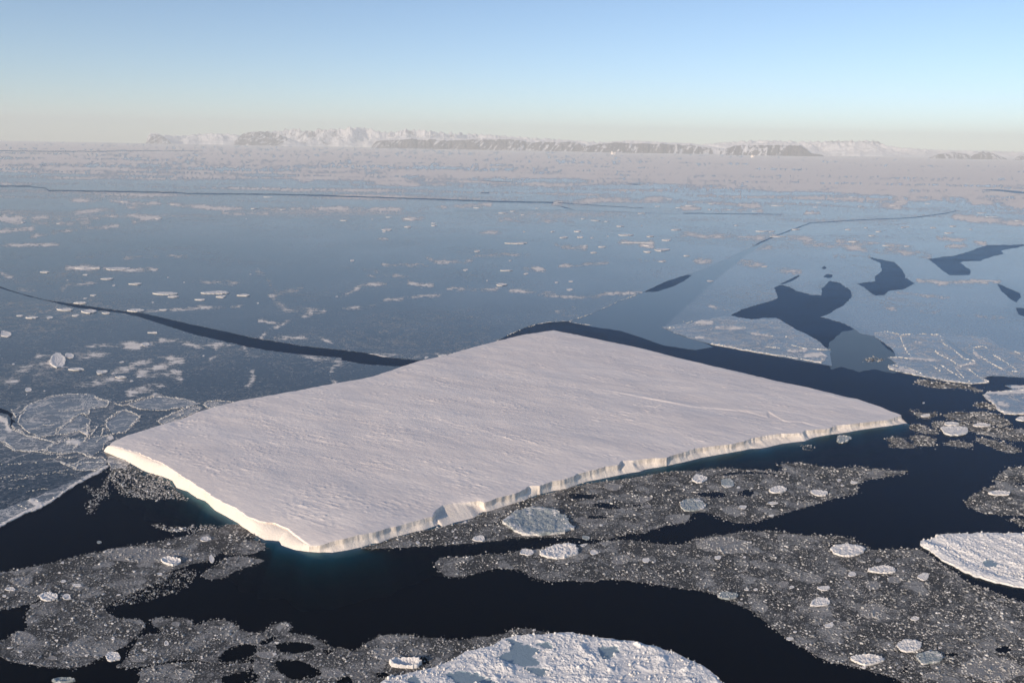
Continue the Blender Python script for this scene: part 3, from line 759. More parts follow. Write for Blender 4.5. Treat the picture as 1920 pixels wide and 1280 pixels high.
def build_sea_ice():
    E = 256.5
    # near-left sheet (below the crack)
    w1 = list(jag(CRACK_L, 4, 1.6, 501)) + list(jag([(775,700),(620,790),(420,850),(262,880),(205,876)], 8, 1, 502)[:40])
    w1 = [tuple(p) for p in jag(densify(CRACK_L, 6, False), 5, 1.4, 501)]
    w1 = list(map(tuple, densify(CRACK_L, 5, False) + np.stack([np.zeros(len(densify(CRACK_L, 5, False))), fbm(densify(CRACK_L, 5, False)[:, 0] / 12., densify(CRACK_L, 5, False)[:, 0] * 0, 4, 503, .65) * 2.2], 1)))
    south = L_((860,640),(900,680),(800,735),(640,815),(520,890),(430,960),(330,1015),(200,1060),(80,1120),(0,1165),(-260,1290))
    south = densify(south, 5, False); south[:, 1] += fbm(south[:, 0] / 9., south[:, 0] * 0, 4, 505, .6) * 2.5
    w1 += [(790,690),(640,780),(440,830),(280,850),(235,862)] + list(map(tuple, south))
    hol = jag(L_((-30,190),(0,195),(60,215),(110,245),(95,275),(140,320),(110,310),(80,350),(90,280),(60,245),(-30,228)), 4, 1.5, 507, 14)
    hol = hol[hol[:, 0] > -1e9]
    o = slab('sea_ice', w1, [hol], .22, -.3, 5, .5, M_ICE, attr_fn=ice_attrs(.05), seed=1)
    tag(o, 'dark grey thin sea ice left of the iceberg, below the long diagonal crack', None, None, 'structure')
    # far sheet: everything from the crack to the horizon, and the sheet right of the berg
    up_ = densify(CRACK_U, 5, False); up_[:, 1] += fbm(up_[:, 0] / 10., up_[:, 0] * 0, 4, 511, .65) * 1.6
    lead_edge = densify([(835,672),(880,655),(918,646),(945,632),(975,618),(1002,608),(1030,604),(1068,602),(1110,588),(1160,565),(1203,549),(1250,527),(1320,505),(1395,470),(1440,450)], 5, False)
    lead_edge[:, 1] += fbm(lead_edge[:, 0] / 8., lead_edge[:, 0] * 0, 3, 513, .6) * 1.2
    ice_r = densify([(1440,452),(1400,478),(1360,510),(1320,545),(1290,572),(1262,598),(1250,608)], 5, False)
    south_r = densify(E_((700,185),(760,215),(850,245),(960,275),(1020,300)) + [(1560,686)] + [(1556,662),(1575,640),(1612,625)] + R_((600,215),(660,255),(740,320),(760,355),(780,470),(1000,545),(1300,575),(1420,565),(1500,532),(1620,535),(1800,545),(2200,560)), 5, False)
    south_r[:, 1] += fbm(south_r[:, 0] / 9., south_r[:, 0] * 0, 4, 515, .6) * 1.5
    yh = lambda X: float(hor(X)) + 9.3
    top = [(X, yh(X)) for X in np.linspace(2150, -230, 60)]
    ring = list(map(tuple, up_)) + [(800,676)] + list(map(tuple, lead_edge)) + list(map(tuple, ice_r)) + list(map(tuple, south_r)) + top
    holes = [hole(L1, 2.2, 521), hole(L2, 1.8, 522), hole(L3, 1.8, 523), hole(L4, 1.2, 524), hole(L5, 1.0, 525), hole(L6, .6, 526), hole(L7, .8, 527), hole(L8, .5, 528), hole(L9, .8, 529)] \
        + [densify(p, 6) for p in FARLEADS[1:]] + FARCRACKS + [CHAN]
    holes = [h for h in holes if True]
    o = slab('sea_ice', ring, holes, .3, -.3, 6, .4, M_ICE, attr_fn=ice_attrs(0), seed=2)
    tag(o, 'blue grey sea ice sheet reaching to the horizon, patched with pale snow', None, None, 'structure')
    # refrozen lead leading away from the berg's far corner
    lead = list(map(tuple, lead_edge[np.argmin(abs(lead_edge[:, 0] - 1068)):])) + list(map(tuple, ice_r))
    sr_ = densify(E_((700,190),(820,240),(960,280),(1020,310),(900,330),(700,300),(560,250),(420,205),(240,180),(100,150)), 6, False); sr_[:, 1] += fbm(sr_[:, 0] / 14., sr_[:, 0] * 0, 3, 533) * 1.5
    lead += list(map(tuple, sr_[1:]))
    lead = np.array(lead)
    o = slab('new_ice', lead, [hole(L0, 1., 531), hole(L0B, .4, 532)], .12, -.2, 8, .5, M_NEWICE, attr_fn=lambda px, py, x, y: dict(grain=np.ones(len(px)), frost=np.full(len(px), .02), fil=np.full(len(px), .0), tone=.35 + .25 * fbm(x / 200, y / 200, 3, 541)), seed=3)
    tag(o, 'smooth dark blue new ice in the lead behind the iceberg', None, None, 'structure')
    tong = jag([(1556,640),(1580,622),(1625,612),(1642,630),(1662,652),(1688,672),(1712,690),(1676,700),(1640,692),(1612,697),(1580,688),(1557,692),(1550,668)], 4, 3.0, 551, 16.)
    o = slab('new_ice', tong, (), .10, -.2, 6, .5, M_GREASE, attr_fn=lambda px, py, x, y: dict(grain=np.ones(len(px)), frost=np.full(len(px), .04), fil=np.full(len(px), .1), tone=.10 + .3 * fbm(x / 120, y / 120, 3, 553)), seed=4)
    tag(o, 'thin grey new ice where the large dark lead meets the water beside the iceberg', None, None, 'structure')
build_sea_ice()

# ------------------------------------------------------------------ drifting fields of brash ice (uncountable): slush base + thousands of little blocks
def brash_attr(sd):
    def fn(px, py, x, y):
        return dict(tone=.5 + .9 * fbm(x / 30, y / 30, 4, sd))
    return fn

def brash(label, poly, holes=(), dens=1.0, bright=.30, seed=0, amp=4.0, lo=1.0, hi=6.5, spacing=5, base=True, smooth=1, fringe=.12):
    outer = jag(smooth_poly(poly, smooth), 3.5, amp, seed, 22.)
    hs = [jag(smooth_poly(h, 1), 3.5, amp * .6, seed + 31 + k, 16.) for k, h in enumerate(holes)]
    vis = [p for p in outer if -90 < p[0] < 2010 and p[1] < 1370]
    parts = []
    if base:
        o = slab('brash_ice', outer, hs, .10, -.25, spacing, .5, M_BRASH, attr_fn=brash_attr(seed + 3),
                 z_fn=lambda px, py, x, y: .10 * fbm(x / 3., y / 3., 3, seed + 5), seed=seed)
    n = int(poly_area(outer) * .13 * dens)
    x, y = scatter_in(outer, n, hs, seed + 1, clump=.06, scale=18.)
    m = (x > -90) & (x < 2010) & (y < 1365); x, y = x[m], y[m]
    s_ = sizes_px(len(x), seed + 2, lo, hi, 2.6)
    tone = np.clip(np.random.default_rng(seed + 4).beta(.9, 3.0, len(x)) * (.52 + bright) + .08 + .30 * fbm(x / 40, y / 22, 4, seed + 7) + .035 * (s_ - 1.2), .0, 1)
    # ragged fringe of loose pieces along the edges
    ex, ey = [], []
    for k, ring in enumerate([outer] + hs):
        nf = int(len(ring) * fringe * 14)
        r = np.random.default_rng(seed + 60 + k); j = r.integers(0, len(ring), nf)
        sp = np.abs(r.normal(0, 1, nf)) * 3.0 + .5
        ang = r.uniform(0, 6.28, nf)
        ex.append(ring[j, 0] + np.cos(ang) * sp * 1.5); ey.append(ring[j, 1] + np.sin(ang) * sp * .7)
    ex, ey = np.concatenate(ex), np.concatenate(ey); m = (ex > -90) & (ex < 2010) & (ey < 1365); ex, ey = ex[m], ey[m]
    es = sizes_px(len(ex), seed + 6, 1.2, 5.0, 2.6)
    et = np.random.default_rng(seed + 8).beta(1.3, 1.6, len(ex)) * .8
    b = block_mesh('ice_blocks' if base else 'brash_ice', np.concatenate([x, ex]), np.concatenate([y, ey]), np.concatenate([s_, es]), M_BLOCK, None, np.concatenate([tone, et]), .06, .55, seed + 9)
    if base:
        b.parent = o; b['kind'] = 'stuff'
        tag(o, label, 'brash ice', None, 'stuff'); return o
    tag(b, label, 'brash ice', None, 'stuff'); return b

BR1 = A_((-260,740),(0,705),(150,680),(300,645),(500,600),(700,565),(900,530),(1100,480),(1215,447),(1300,478),(1345,520),(1270,520),(1180,560),(1150,600),(1090,640),(980,665),(900,690),(870,740),(720,790),(600,850),(500,885),(400,850),(300,830),(200,840),(160,865),(0,900),(-260,940))
brash('long grey tongue of brash ice from the left edge up to the near iceberg corner', BR1, (), 1.0, .30, 1100)
brash('sparse dark specks of brash trailing below the long grey tongue at the left', A_((900,695),(1040,690),(980,780),(860,825),(740,850),(560,882),(505,888),(620,848),(730,790)), (), 1.0, .35, 1120, base=False)
brash('small rounded patch of grey brash under the near corner of the iceberg', A_((1160,600),(1200,550),(1280,525),(1380,545),(1390,580),(1320,605),(1200,612)), (), 1.0, .25, 1130, 2.)
brash('thin pointed patch of grey brash just below the small rounded one', A_((1045,710),(1130,670),(1150,640),(1220,615),(1300,625),(1390,640),(1330,660),(1240,690),(1150,735),(1080,740)), (), 1.0, .30, 1140, 2.)
BR2 = A_((160,865),(300,832),(430,852),(540,890),(600,945),(720,945),(770,970),(740,1000),(700,1050),(620,1100),(520,1150),(440,1190),(340,1205),(200,1185),(80,1175),(0,1140),(-280,1060),(-280,1000),(0,1070),(80,1020),(160,1000),(130,930))
brash('large grey mat of brash ice at the lower left with pale lumps frozen in', BR2, (), 1.0, .36, 1150)
BR3 = A_((780,960),(820,935),(1000,945),(1010,990),(1100,950),(1160,945),(1240,980),(1245,1010),(1375,1022),(1400,985),(1510,955),(1520,985),(1500,1022),(1630,1030),(1665,1060),(1720,1090),(1781,1095),(1850,1120)) + D_((1190,430),(1360,400),(1500,420),(1700,435),(1920,460)) \
    + B_((760,1035),(840,1030),(900,995),(1000,1000),(1080,1015),(1000,1040),(850,1050),(700,1130),(600,1155),(520,1195),(400,1225),(240,1260),(180,1300)) + [(690,1330),(590,1340)] + A_((1600,1400),(1330,1300),(1320,1230),(1330,1140),(1300,1150),(1150,1180),(1080,1170),(980,1150),(880,1165),(750,1190),(600,1200),(650,1170),(700,1090),(720,1040),(790,1020),(850,1030),(840,1000))
H3 = [D_((200,470),(300,420),(390,425),(330,460),(240,500)), D_((330,490),(440,465),(620,470),(700,500),(680,545),(540,570),(400,570)), D_((-60,510),(100,480),(210,500),(180,560),(150,600),(110,640),(-20,650),(-170,640)),
      D_((330,640),(460,610),(600,640),(700,680),(760,740),(640,790),(500,800),(360,720)), D_((740,540),(830,530),(850,570),(780,580)), D_((860,800),(960,750),(1000,780),(1010,840),(880,840)), D_((120,760),(180,720),(230,780),(170,830),(120,830)), D_((1200,720),(1320,730),(1330,760),(1230,790)), D_((1580,590),(1640,600),(1680,650),(1640,680),(1590,640))]
brash('broken grey brash with dark water holes, left of the snowy floe nearest the viewer', BR3, H3, 1.05, .34, 1160)
brash('blunt grey patch of brash cut off by the bottom edge at the left', A_((725,1220),(760,1195),(980,1165),(1090,1180),(1200,1187),(1310,1172),(1322,1190),(1260,1222),(1150,1240),(1165,1300),(1150,1420),(730,1420)), (), 1.0, .40, 1170)
BR6 = B_((100,580),(200,552),(280,520),(400,492),(520,467),(640,442),(720,402),(800,372),(930,332),(1100,287),(1230,252),(1300,237),(1440,222),(1600,197),(1781,172)) + C_((60,180),(180,160),(300,165),(400,170),(505,182),(530,160),(500,140),(560,130),(700,145),(760,162),(900,155),(1060,170),(1185,181),(1080,200),(950,222),(900,250),(925,290),(800,310),(700,345),(600,372),(480,410),(340,447),(250,440),(190,410),(130,390),(50,388),(30,430),(0,448)) + B_((1700,455),(1620,482),(1570,500),(1460,500),(1440,520),(1300,530),(1250,522),(1000,517),(900,522),(800,537),(600,557),(300,572),(140,580))
H6 = [B_((1180,290),(1260,295),(1345,300),(1340,320),(1260,322),(1190,318)), B_((1305,345),(1370,335),(1460,360),(1455,372),(1370,372),(1310,362)), B_((1280,408),(1340,402),(1392,412),(1385,424),(1285,425)), B_((1210,352),(1300,348),(1300,356),(1215,358)),
      B_((1510,350),(1570,345),(1575,356),(1520,362)), C_((60,292),(130,278),(200,285),(250,300),(180,318),(90,308)), C_((270,290),(350,262),(380,290),(340,315)), B_((1430,500),(1470,495),(1500,505),(1450,512)), C_((180,190),(330,172),(500,185),(490,196),(330,188),(200,200))]
brash('long apron of grey brash ice lying against the front cliff of the iceberg', BR6, H6, 1.05, .38, 1200, 3.)
BR7 = B_((475,660),(530,620),(640,625),(780,605),(900,605),(950,575),(1010,590),(1110,560),(1190,548),(1250,560),(1400,540),(1480,530),(1580,545),(1700,560),(1781,560)) + C_((60,530),(200,505),(400,488),(520,490),(600,510),(720,510),(850,515),(920,550),(1000,590),(1230,575),(1300,625),(1420,700),(1500,770),(1620,800),(1720,850),(2200,960),(2200,1500),(1300,1500),(1150,1282),(1100,1250),(1000,1220),(900,1190),(760,1170),(640,1100),(530,1040),(450,970),(360,900),(250,850),(130,800),(0,790)) + B_((1640,765),(1500,745),(1430,735),(1300,750),(1180,745),(1080,750),(1000,730),(940,690),(880,680),(800,680),(700,705),(620,730),(540,720),(510,690))
H7 = [C_((755,550),(850,545),(905,552),(880,560),(790,570),(752,575)), C_((1340,1125),(1420,1120),(1450,1135),(1370,1145)), C_((1630,1095),(1690,1080),(1725,1105),(1680,1130),(1635,1120)), C_((1150,1200),(1175,1195),(1160,1235),(1135,1225)),
      C_((1480,780),(1560,785),(1600,800),(1520,795)), C_((440,845),(500,838),(510,848),(450,855)), C_((1100,1105),(1150,1108),(1140,1122),(1105,1118))]
brash('very large speckled grey brash field at the lower right, crowded with pale cakes', BR7, H7, 1.15, .36, 1250, 4.)
brash('grey brash patch entering from the right edge above the ridged white floe', C_((1465,335),(1500,310),(1590,260),(1640,250),(1625,215),(1690,160),(1781,148),(2150,140),(2150,430),(1781,407),(1650,402),(1560,390),(1490,360)), [C_((1720,240),(1800,228),(1850,245),(1750,256))], 1.0, .45, 1300, 3.)
brash('narrow sliver of brash at the right edge just above the ridged white floe', C_((1690,415),(1781,430),(1900,450),(1900,480),(1781,465),(1740,450)), (), 1.0, .45, 1310, 2.)
k = 1320
for lab, p in [
    ('loose brash nearest the right tip of the iceberg, with a bright sliver in it', q6((1270,1042),(1330,1062),(1440,1062),(1420,1080),(1380,1100),(1310,1077),(1295,1060))),
    ('broad grey brash raft right of the iceberg tip, below the small rimmed floe', R_((1140,850),(1220,820),(1380,825),(1460,815),(1560,835),(1640,870),(1700,920),(1640,935),(1500,920),(1420,905),(1340,890),(1220,880))),
    ('long brash raft reaching the right edge behind the pale rounded cake', R_((1260,895),(1380,905),(1480,930),(1600,945),(1720,950),(2200,1010),(2200,1080),(1700,1050),(1560,1015),(1440,1000),(1360,970),(1280,935))),
    ('small grey brash patch between the iceberg tip and the pale rounded cake', R_((855,930),(920,915),(1000,935),(1110,975),(1100,1005),(1000,990),(900,965))),
    ('ragged brash patch just above the pale rounded cake', R_((1045,910),(1120,895),(1220,905),(1240,930),(1140,950),(1060,945))),
    ('leftmost small grey brash patch in the open water right of the iceberg', R_((680,1030),(770,1018),(840,1050),(920,1095),(900,1112),(780,1105),(700,1090),(740,1065))),
    ('lens shaped grey brash patch below the pale rounded cake right of the iceberg', R_((850,1018),(960,1000),(1090,1040),(1070,1060),(1090,1090),(1000,1095),(900,1080),(930,1060))),
    ('pointed pale brash patch in the middle of the open water right of the iceberg', R_((1130,1078),(1220,1048),(1330,1060),(1390,1085),(1350,1105),(1240,1095))),
    ('long slanting brash strip in the open water near the right edge', R_((1390,1030),(1480,1030),(1620,1065),(1780,1120),(1740,1145),(1680,1148),(1560,1110),(1460,1075))),
    ('dark ragged brash along the foot of the ridged sheet at the right', R_((905,585),(950,560),(1100,575),(1250,600),(1320,605),(1470,650),(1440,662),(1330,630),(1220,625),(1120,638),(1030,615))),
    ('brown grey brash patch against the left side of the small rimmed floe', R_((1380,765),(1440,740),(1500,745),(1560,780),(1590,805),(1480,790))),
    ('tiny brash streak in the lead between the two broken sheets at the right', R_((515,405),(560,385),(640,392),(675,402),(600,412),(540,418)))]:
    brash(lab, p, (), 1.3, .5, k, 2.0, 1.3, 5.0, 4); k += 10
brash('thin scatter of pale brash on the water under the cream bank of the iceberg', L_((900,670),(1010,650),(1110,690),(1250,740),(1370,770),(1430,860),(1560,960),(1400,930),(1240,940),(1130,920),(980,905),(960,850),(900,780)), (), 2.6, .6, 1450, base=False, lo=1.5, hi=5)
brash('hooked trail of small brash in the dark water left of the iceberg', L_((880,760),(900,780),(880,920),(800,950),(760,1050),(720,1050),(720,980),(760,900),(700,860),(690,820),(800,880)), (), 1.2, .5, 1460, base=False, lo=1.4, hi=5)
brash('short line of white brash in the dark water above the long grey tongue', L_((1230,1150),(1330,1160),(1480,1175),(1700,1155),(1790,1170),(1700,1195),(1560,1210),(1400,1205),(1320,1185)), (), 2.0, .8, 1470, base=False, lo=1.6, hi=7)
brash('thin speckle of brash beside the front waterline of the iceberg near its right end', R_((10,1075),(80,1085),(100,1120),(30,1130)), (), 1.2, .6, 1480, base=False, lo=1.3, hi=4)

# ------------------------------------------------------------------ floes
def ridge_blocks(lines, dens, width, seed, parent=None, lo=1.6, hi=5.0, zb=.35, tone=(.55, 1.0), name='rubble_ridge', hk=.7):
    X, Y = [], []
    for k, l in enumerate(lines):
        l = np.asarray(l, float); L = np.hypot(*(l[1:] - l[:-1]).T).sum()
        x, y = line_points(l, max(4, int(L * dens)), width, seed + k); X.append(x); Y.append(y)
    X, Y = np.concatenate(X), np.concatenate(Y)
    r = np.random.default_rng(seed + 99)
    return block_mesh(name, X, Y, sizes_px(len(X), seed, lo, hi, 2.4), M_BLOCK, parent, r.uniform(*tone, len(X)), zb, hk, seed + 7)

def centre(poly): x, y = ground(*np.mean(np.asarray(poly), 0)); return (float(x), float(y), 0.)

def plate(label, poly, lines, cat='ice plate', seed=0, z=.42, holes=(), pondv=.9, snowlines=(), rim=True, sp=4, amp=1.6, rimw=1.9, dens=4.0, hi=3.4, name='ice_plate', mat=None, group=None, filv=.8, tonev=.50):
    outer = jag(densify(poly, 4), 3, amp * 2.0, seed, 20.)
    mat = M_ICE
    def at_(px, py, x, y):
        fr_ = .38 - .25 * (pondv - .7) + .30 * fbm(x / 34, y / 34, 5, seed + 1, .62)
        for l, w in snowlines:
            d = dist_poly(px, py, l) + 2.5 * fbm(px / 9., py / 5., 3, seed + 2); fr_ = np.maximum(fr_, 1.05 * np.exp(-np.maximum(d, 0) ** 2 / w ** 2))
        return dict(grain=np.ones(len(px)), frost=np.clip(fr_, 0, 1), fil=np.full(len(px), filv), tone=np.clip(tonev + .3 * fbm(x / 60, y / 60, 3, seed + 5), 0, 1))
    def zf(px, py, x, y):
        h = .06 * fbm(x / 8, y / 8, 3, seed + 4)
        for l, w in snowlines:
            d = dist_poly(px, py, l); h = h + .5 * np.exp(-d ** 2 / (w * .8) ** 2) * (1 + fbm(x / 5, y / 5, 3, seed + 6))
        return h
    o = slab(name, outer, [jag(h, 4, 1, seed + 40, 12) for h in holes], z, -.3, sp, .5, mat or M_PLATE, attr_fn=at_, z_fn=zf, seed=seed)
    c0 = centre(outer); rebase(o, c0)
    ls = list(lines) + ([np.vstack([outer, outer[:1]])] if rim else [])
    ls = [np.asarray(l) for l in ls]
    if ls:
        b = ridge_blocks(ls, dens, rimw, seed + 50, None, 1.2, hi, z - .05); b['kind'] = 'stuff'; rebase(b, c0); b.parent = o; b.location = (0, 0, 0)
    tag(o, label, cat, group); return o

plate('big rounded bluish ice plate left of the iceberg, edged with white rubble', L_((145,320),(170,250),(260,160),(390,108),(530,83),(770,82),(800,125),(900,140),(870,185),(740,205),(730,250),(660,235),(600,280),(540,330),(480,365),(440,420),(330,432),(230,390)), [L_((270,370),(350,340),(450,330)), L_((480,220),(640,215),(800,180)), L_((160,240),(260,160))], seed=1500, snowlines=[(L_((130,280),(170,210),(250,150)), 7)], pondv=.75)
plate('pale broken plate with white rubble in the middle of the plates left of the iceberg', L_((655,245),(740,295),(735,350),(720,420),(640,380),(560,410),(470,405),(500,350),(590,300)), [L_((560,400),(640,380),(720,400),(790,360)), L_((715,330),(720,420),(690,470))], seed=1520, pondv=.6, snowlines=[(L_((580,420),(660,390),(720,410)), 6)])
plate('arched plate outlined in white, touching the back edge of the iceberg', L_((875,320),(960,235),(1030,212),(1150,265),(1130,300),(1020,395),(930,405),(870,350)), [], seed=1540)
plate('long plate with a sharp white upper rim above the arched plate', L_((1050,165),(1200,115),(1340,102),(1480,118),(1640,165),(1560,182),(1400,205),(1250,215),(1120,200)), [], seed=1560, pondv=.8)
plate('small oval plate half hidden behind the back edge of the iceberg', L_((1665,170),(1700,140),(1850,140),(1930,150),(1880,200),(1700,195)), [], seed=1580)
plate('crumbled slanting plate along the back edge of the iceberg near its left corner', L_((1290,300),(1400,240),(1560,180),(1670,185),(1560,250),(1340,340)), [L_((1300,300),(1430,230),(1600,180)), L_((1340,320),(1500,240),(1640,190))], seed=1600, pondv=.5, dens=1.8)
plate('broad pale blue plate at the left edge, cut by a dark wavy crack', L_((-260,230),(0,265),(60,290),(80,365),(230,425),(320,440),(460,485),(370,540),(240,552),(140,545),(60,510),(0,465),(-260,440)), [L_((80,370),(160,390),(220,420),(310,440)), L_((0,265),(60,290),(80,365)), L_((320,440),(440,475),(560,450))], seed=1620, pondv=.62, snowlines=[(L_((0,275),(60,310),(80,370)), 8)])
plate('rumpled plate with looping white seams at the left corner of the iceberg', L_((370,555),(440,490),(560,455),(680,440),(780,430),(900,420),(930,450),(860,480),(840,530),(760,590),(640,555),(500,565)), [L_((450,490),(560,460),(580,500),(640,480),(700,470)), L_((590,540),(640,490),(720,460)), L_((690,545),(740,590),(800,605)), L_((780,480),(860,420),(930,410))], seed=1640, pondv=.55, dens=1.6, snowlines=[(L_((560,470),(640,480)), 8), (L_((900,440),(1000,415)), 7)])
plate('grey cracked plate just above the white rimmed strip at the left', L_((495,640),(600,655),(690,610),(830,600),(880,640),(790,695),(700,710),(600,690)), [L_((640,665),(700,640),(860,640)), L_((500,645),(600,675),(640,700))], seed=1660, pondv=.95)
plate('long snowy strip of thick ice edging the dark water left of the iceberg', L_((890,672),(800,733),(640,812),(520,888),(430,957),(330,1013),(200,1058),(80,1118),(0,1163),(-260,1288),(-260,1150),(0,1030),(150,975),(330,910),(480,835),(640,775),(780,705),(860,650)),
      [L_((880,672),(760,745),(640,800),(520,880),(430,950),(330,1005),(200,1050),(0,1155),(-200,1250)), L_((130,985),(200,1010),(240,1040)), L_((240,940),(330,970))], seed=1680, pondv=.62, z=.6, rimw=2.2, dens=1.5, hi=5.5, rim=False,
      snowlines=[(L_((880,675),(640,805),(430,955),(200,1055),(0,1160),(-260,1285)), 5), (L_((250,950),(320,985)), 9)], cat='ice strip', name='ice_strip')
plate('heap of white broken ice jammed at the left corner of the iceberg', L_((880,640),(900,600),(980,610),(1060,650),(1020,690),(920,690)), [L_((890,640),(1000,650))], seed=1700, pondv=.1, dens=3, cat='ice heap', name='ice_heap')

SEAMS = [L_((-60,470),(40,470),(130,540),(190,550),(260,545),(340,560),(380,570),(470,575),(640,555),(720,590),(800,605)), L_((360,560),(390,520),(440,490),(480,490)), L_((590,540),(640,500),(680,490)), L_((720,340),(715,400),(740,440),(700,480)),
    L_((740,420),(800,350),(880,330)), L_((830,420),(840,370),(900,360)), L_((500,640),(560,660),(620,690),(640,660),(700,640),(860,640)), L_((680,690),(800,710),(860,690)), L_((470,380),(560,320),(640,250),(690,240),(730,280)),
    L_((780,110),(850,130),(920,150),(1000,180),(1060,160)), L_((990,150),(1100,130),(1200,110),(1260,95)), L_((870,300),(960,230),(1030,212),(1100,240),(1150,265)), L_((1150,265),(1080,330),(1010,395)), L_((1300,300),(1400,250),(1490,220),(1560,180)), L_((100,340),(170,385),(250,430),(320,440)),
    L_((0,270),(60,290),(80,350),(160,385)), L_((90,210),(130,270),(200,210),(260,150)), L_((560,440),(580,480),(540,500)), L_((640,380),(720,350)), L_((320,445),(440,470),(470,490))]
b = ridge_blocks(SEAMS, 5.0, 2.2, 1900, None, 1.0, 3.6, .5); tag(b, 'white rubble seams winding between the broken plates left of the iceberg', 'ice rubble', None, 'stuff')
b.name = 'ice_rubble'
LOWS = [L_((-60,785),(0,772),(120,742),(260,750),(400,722),(560,700),(640,672)), L_((0,800),(160,780),(300,742),(480,722),(600,742),(690,765)), L_((60,855),(120,850),(190,828)), L_((200,880),(330,860),(460,850)), L_((0,660),(150,650),(300,640)), L_((350,620),(480,600),(560,610)), L_((420,580),(560,600),(690,590))]
b = ridge_blocks(LOWS, 1.5, 2.6, 1950, None, 1.1, 3.6, .22, (.35, .9)); tag(b, 'faint ridges of ice bits across the dark sheet above the white rimmed strip', 'ice rubble', None, 'stuff')
b.name = 'ice_rubble'
EDGES = [[(932,639),(960,625),(985,615),(1010,607),(1035,603.5),(1062,602)], [(1068,602),(1110,588),(1160,565),(1203,549)], [(1066,603),(1085,607),(1110,610)], q5((540,738),(600,733),(650,722)), q4((1060,575),(1290,466),(1350,464))[1:], q6((0,545),(20,560),(60,545))]
b = ridge_blocks(EDGES, 1.6, 1.0, 1970, None, 1.0, 2.6, .3, (.5, 1)); tag(b, 'thin white crust of ice bits along the sheet edge behind the far corner of the iceberg', 'ice rubble', None, 'stuff')
b.name = 'ice_rubble'

# the two broken sheets and the rimmed floe right of the berg
plate('broken grey sheet with a bright white lower edge and pinkish snow patches behind the iceberg', E_((690,180),(800,165),(900,150),(1100,110),(1240,130),(1440,130),(1560,200),(1680,260),(1760,325),(1700,335),(1755,370),(1715,412),(1500,372),(1290,342),(1000,290),(850,245),(760,215)),
      [E_((1010,290),(1150,310),(1290,345),(1500,375),(1712,410),(1725,385)), E_((1290,335),(1350,310),(1480,320)), E_((1490,245),(1530,300),(1620,325),(1770,330)), E_((720,188),(800,185)), E_((1300,230),(1400,240))], seed=1720, z=.5, pondv=.78, rim=False, amp=1.2, rimw=1.5, dens=1.8, hi=4.5,
      snowlines=[(E_((1620,365),(1740,355)), 6), (E_((1040,185),(1220,190)), 4), (E_((915,150),(1010,155)), 5), (E_((1270,225),(1370,235)), 2.5), (E_((905,247),(960,250)), 2.5), (E_((1010,290),(1290,343)), 2), (E_((1290,343),(1712,411)), 2.5), (E_((1500,335),(1620,330)), 3)], cat='ice sheet', name='broken_sheet')
E2H = R_((1150,222),(1250,290),(1360,370),(1398,405),(1330,388),(1235,320),(1160,255))
plate('ridged grey sheet with white seams and a long dark slot, right of the iceberg', R_((595,185),(690,175),(800,205),(1120,195),(1240,205),(1500,220),(1600,300),(1720,330),(1800,340),(2100,360),(2100,545),(1600,525),(1470,540),(1515,582),(1375,597),(1200,577),(1000,542),(860,512),(720,482),(705,450),(770,430),(700,385),(790,370),(760,330),(660,255),(600,220)),
      [R_((600,190),(690,178),(800,205),(960,195),(1110,205)), R_((800,215),(830,290),(860,350),(900,385)), R_((700,385),(800,385),(900,400)), R_((1000,270),(1060,320),(1110,360),(1240,425),(1250,470)), R_((1120,210),(1140,270),(1230,325),(1310,395),(1400,412),(1290,462),(1240,430)),
       R_((1380,310),(1470,295),(1520,330)), R_((1380,320),(1430,370),(1540,440),(1640,490),(1760,500)), R_((1750,495),(1640,420),(1545,365)), R_((1240,470),(1320,560),(1380,590)), R_((1040,440),(1160,520)), R_((1120,440),(1300,560)), R_((1340,470),(1440,550),(1510,580)),
       R_((706,455),(720,480),(860,511),(1000,541),(1200,576),(1372,596),(1512,582)), R_((710,445),(860,465),(980,520)), R_((1720,335),(1800,380))], seed=1750, z=.5, holes=[E2H], pondv=.85, rim=False, amp=1.0, rimw=1.4, dens=1.5, hi=4.5,
      snowlines=[(R_((712,460),(860,505),(1200,572),(1372,592),(1505,582)), 2.6), (R_((880,392),(1070,405)), 3), (R_((800,470),(920,500)), 4), (R_((1260,455),(1400,430)), 3.5), (R_((925,260),(975,265)), 2), (R_((1390,340),(1440,390)), 3.5)], cat='ice sheet', name='broken_sheet')
plate('small blue-centred floe with a thick white snow rim, cut by the right edge', R_((1465,680),(1500,655),(1600,655),(1700,640),(1640,605),(1800,605),(2100,600),(2100,830),(1750,840),(1640,835),(1580,800),(1560,760),(1500,720)), [R_((1470,680),(1510,720),(1570,780),(1600,815),(1680,838),(1800,838)), R_((1500,660),(1650,660),(1800,650))], seed=1780, z=.6, pondv=.95, rim=False, rimw=2.2, dens=2.0, hi=5,
      snowlines=[(R_((1475,682),(1530,730),(1600,815),(1680,835),(1800,835),(2000,830)), 5), (R_((1500,662),(1700,665),(1900,640)), 6), (R_((1600,750),(1660,765)), 6), (R_((1700,620),(1800,615)), 4)], cat='ice floe', name='rimmed_floe')

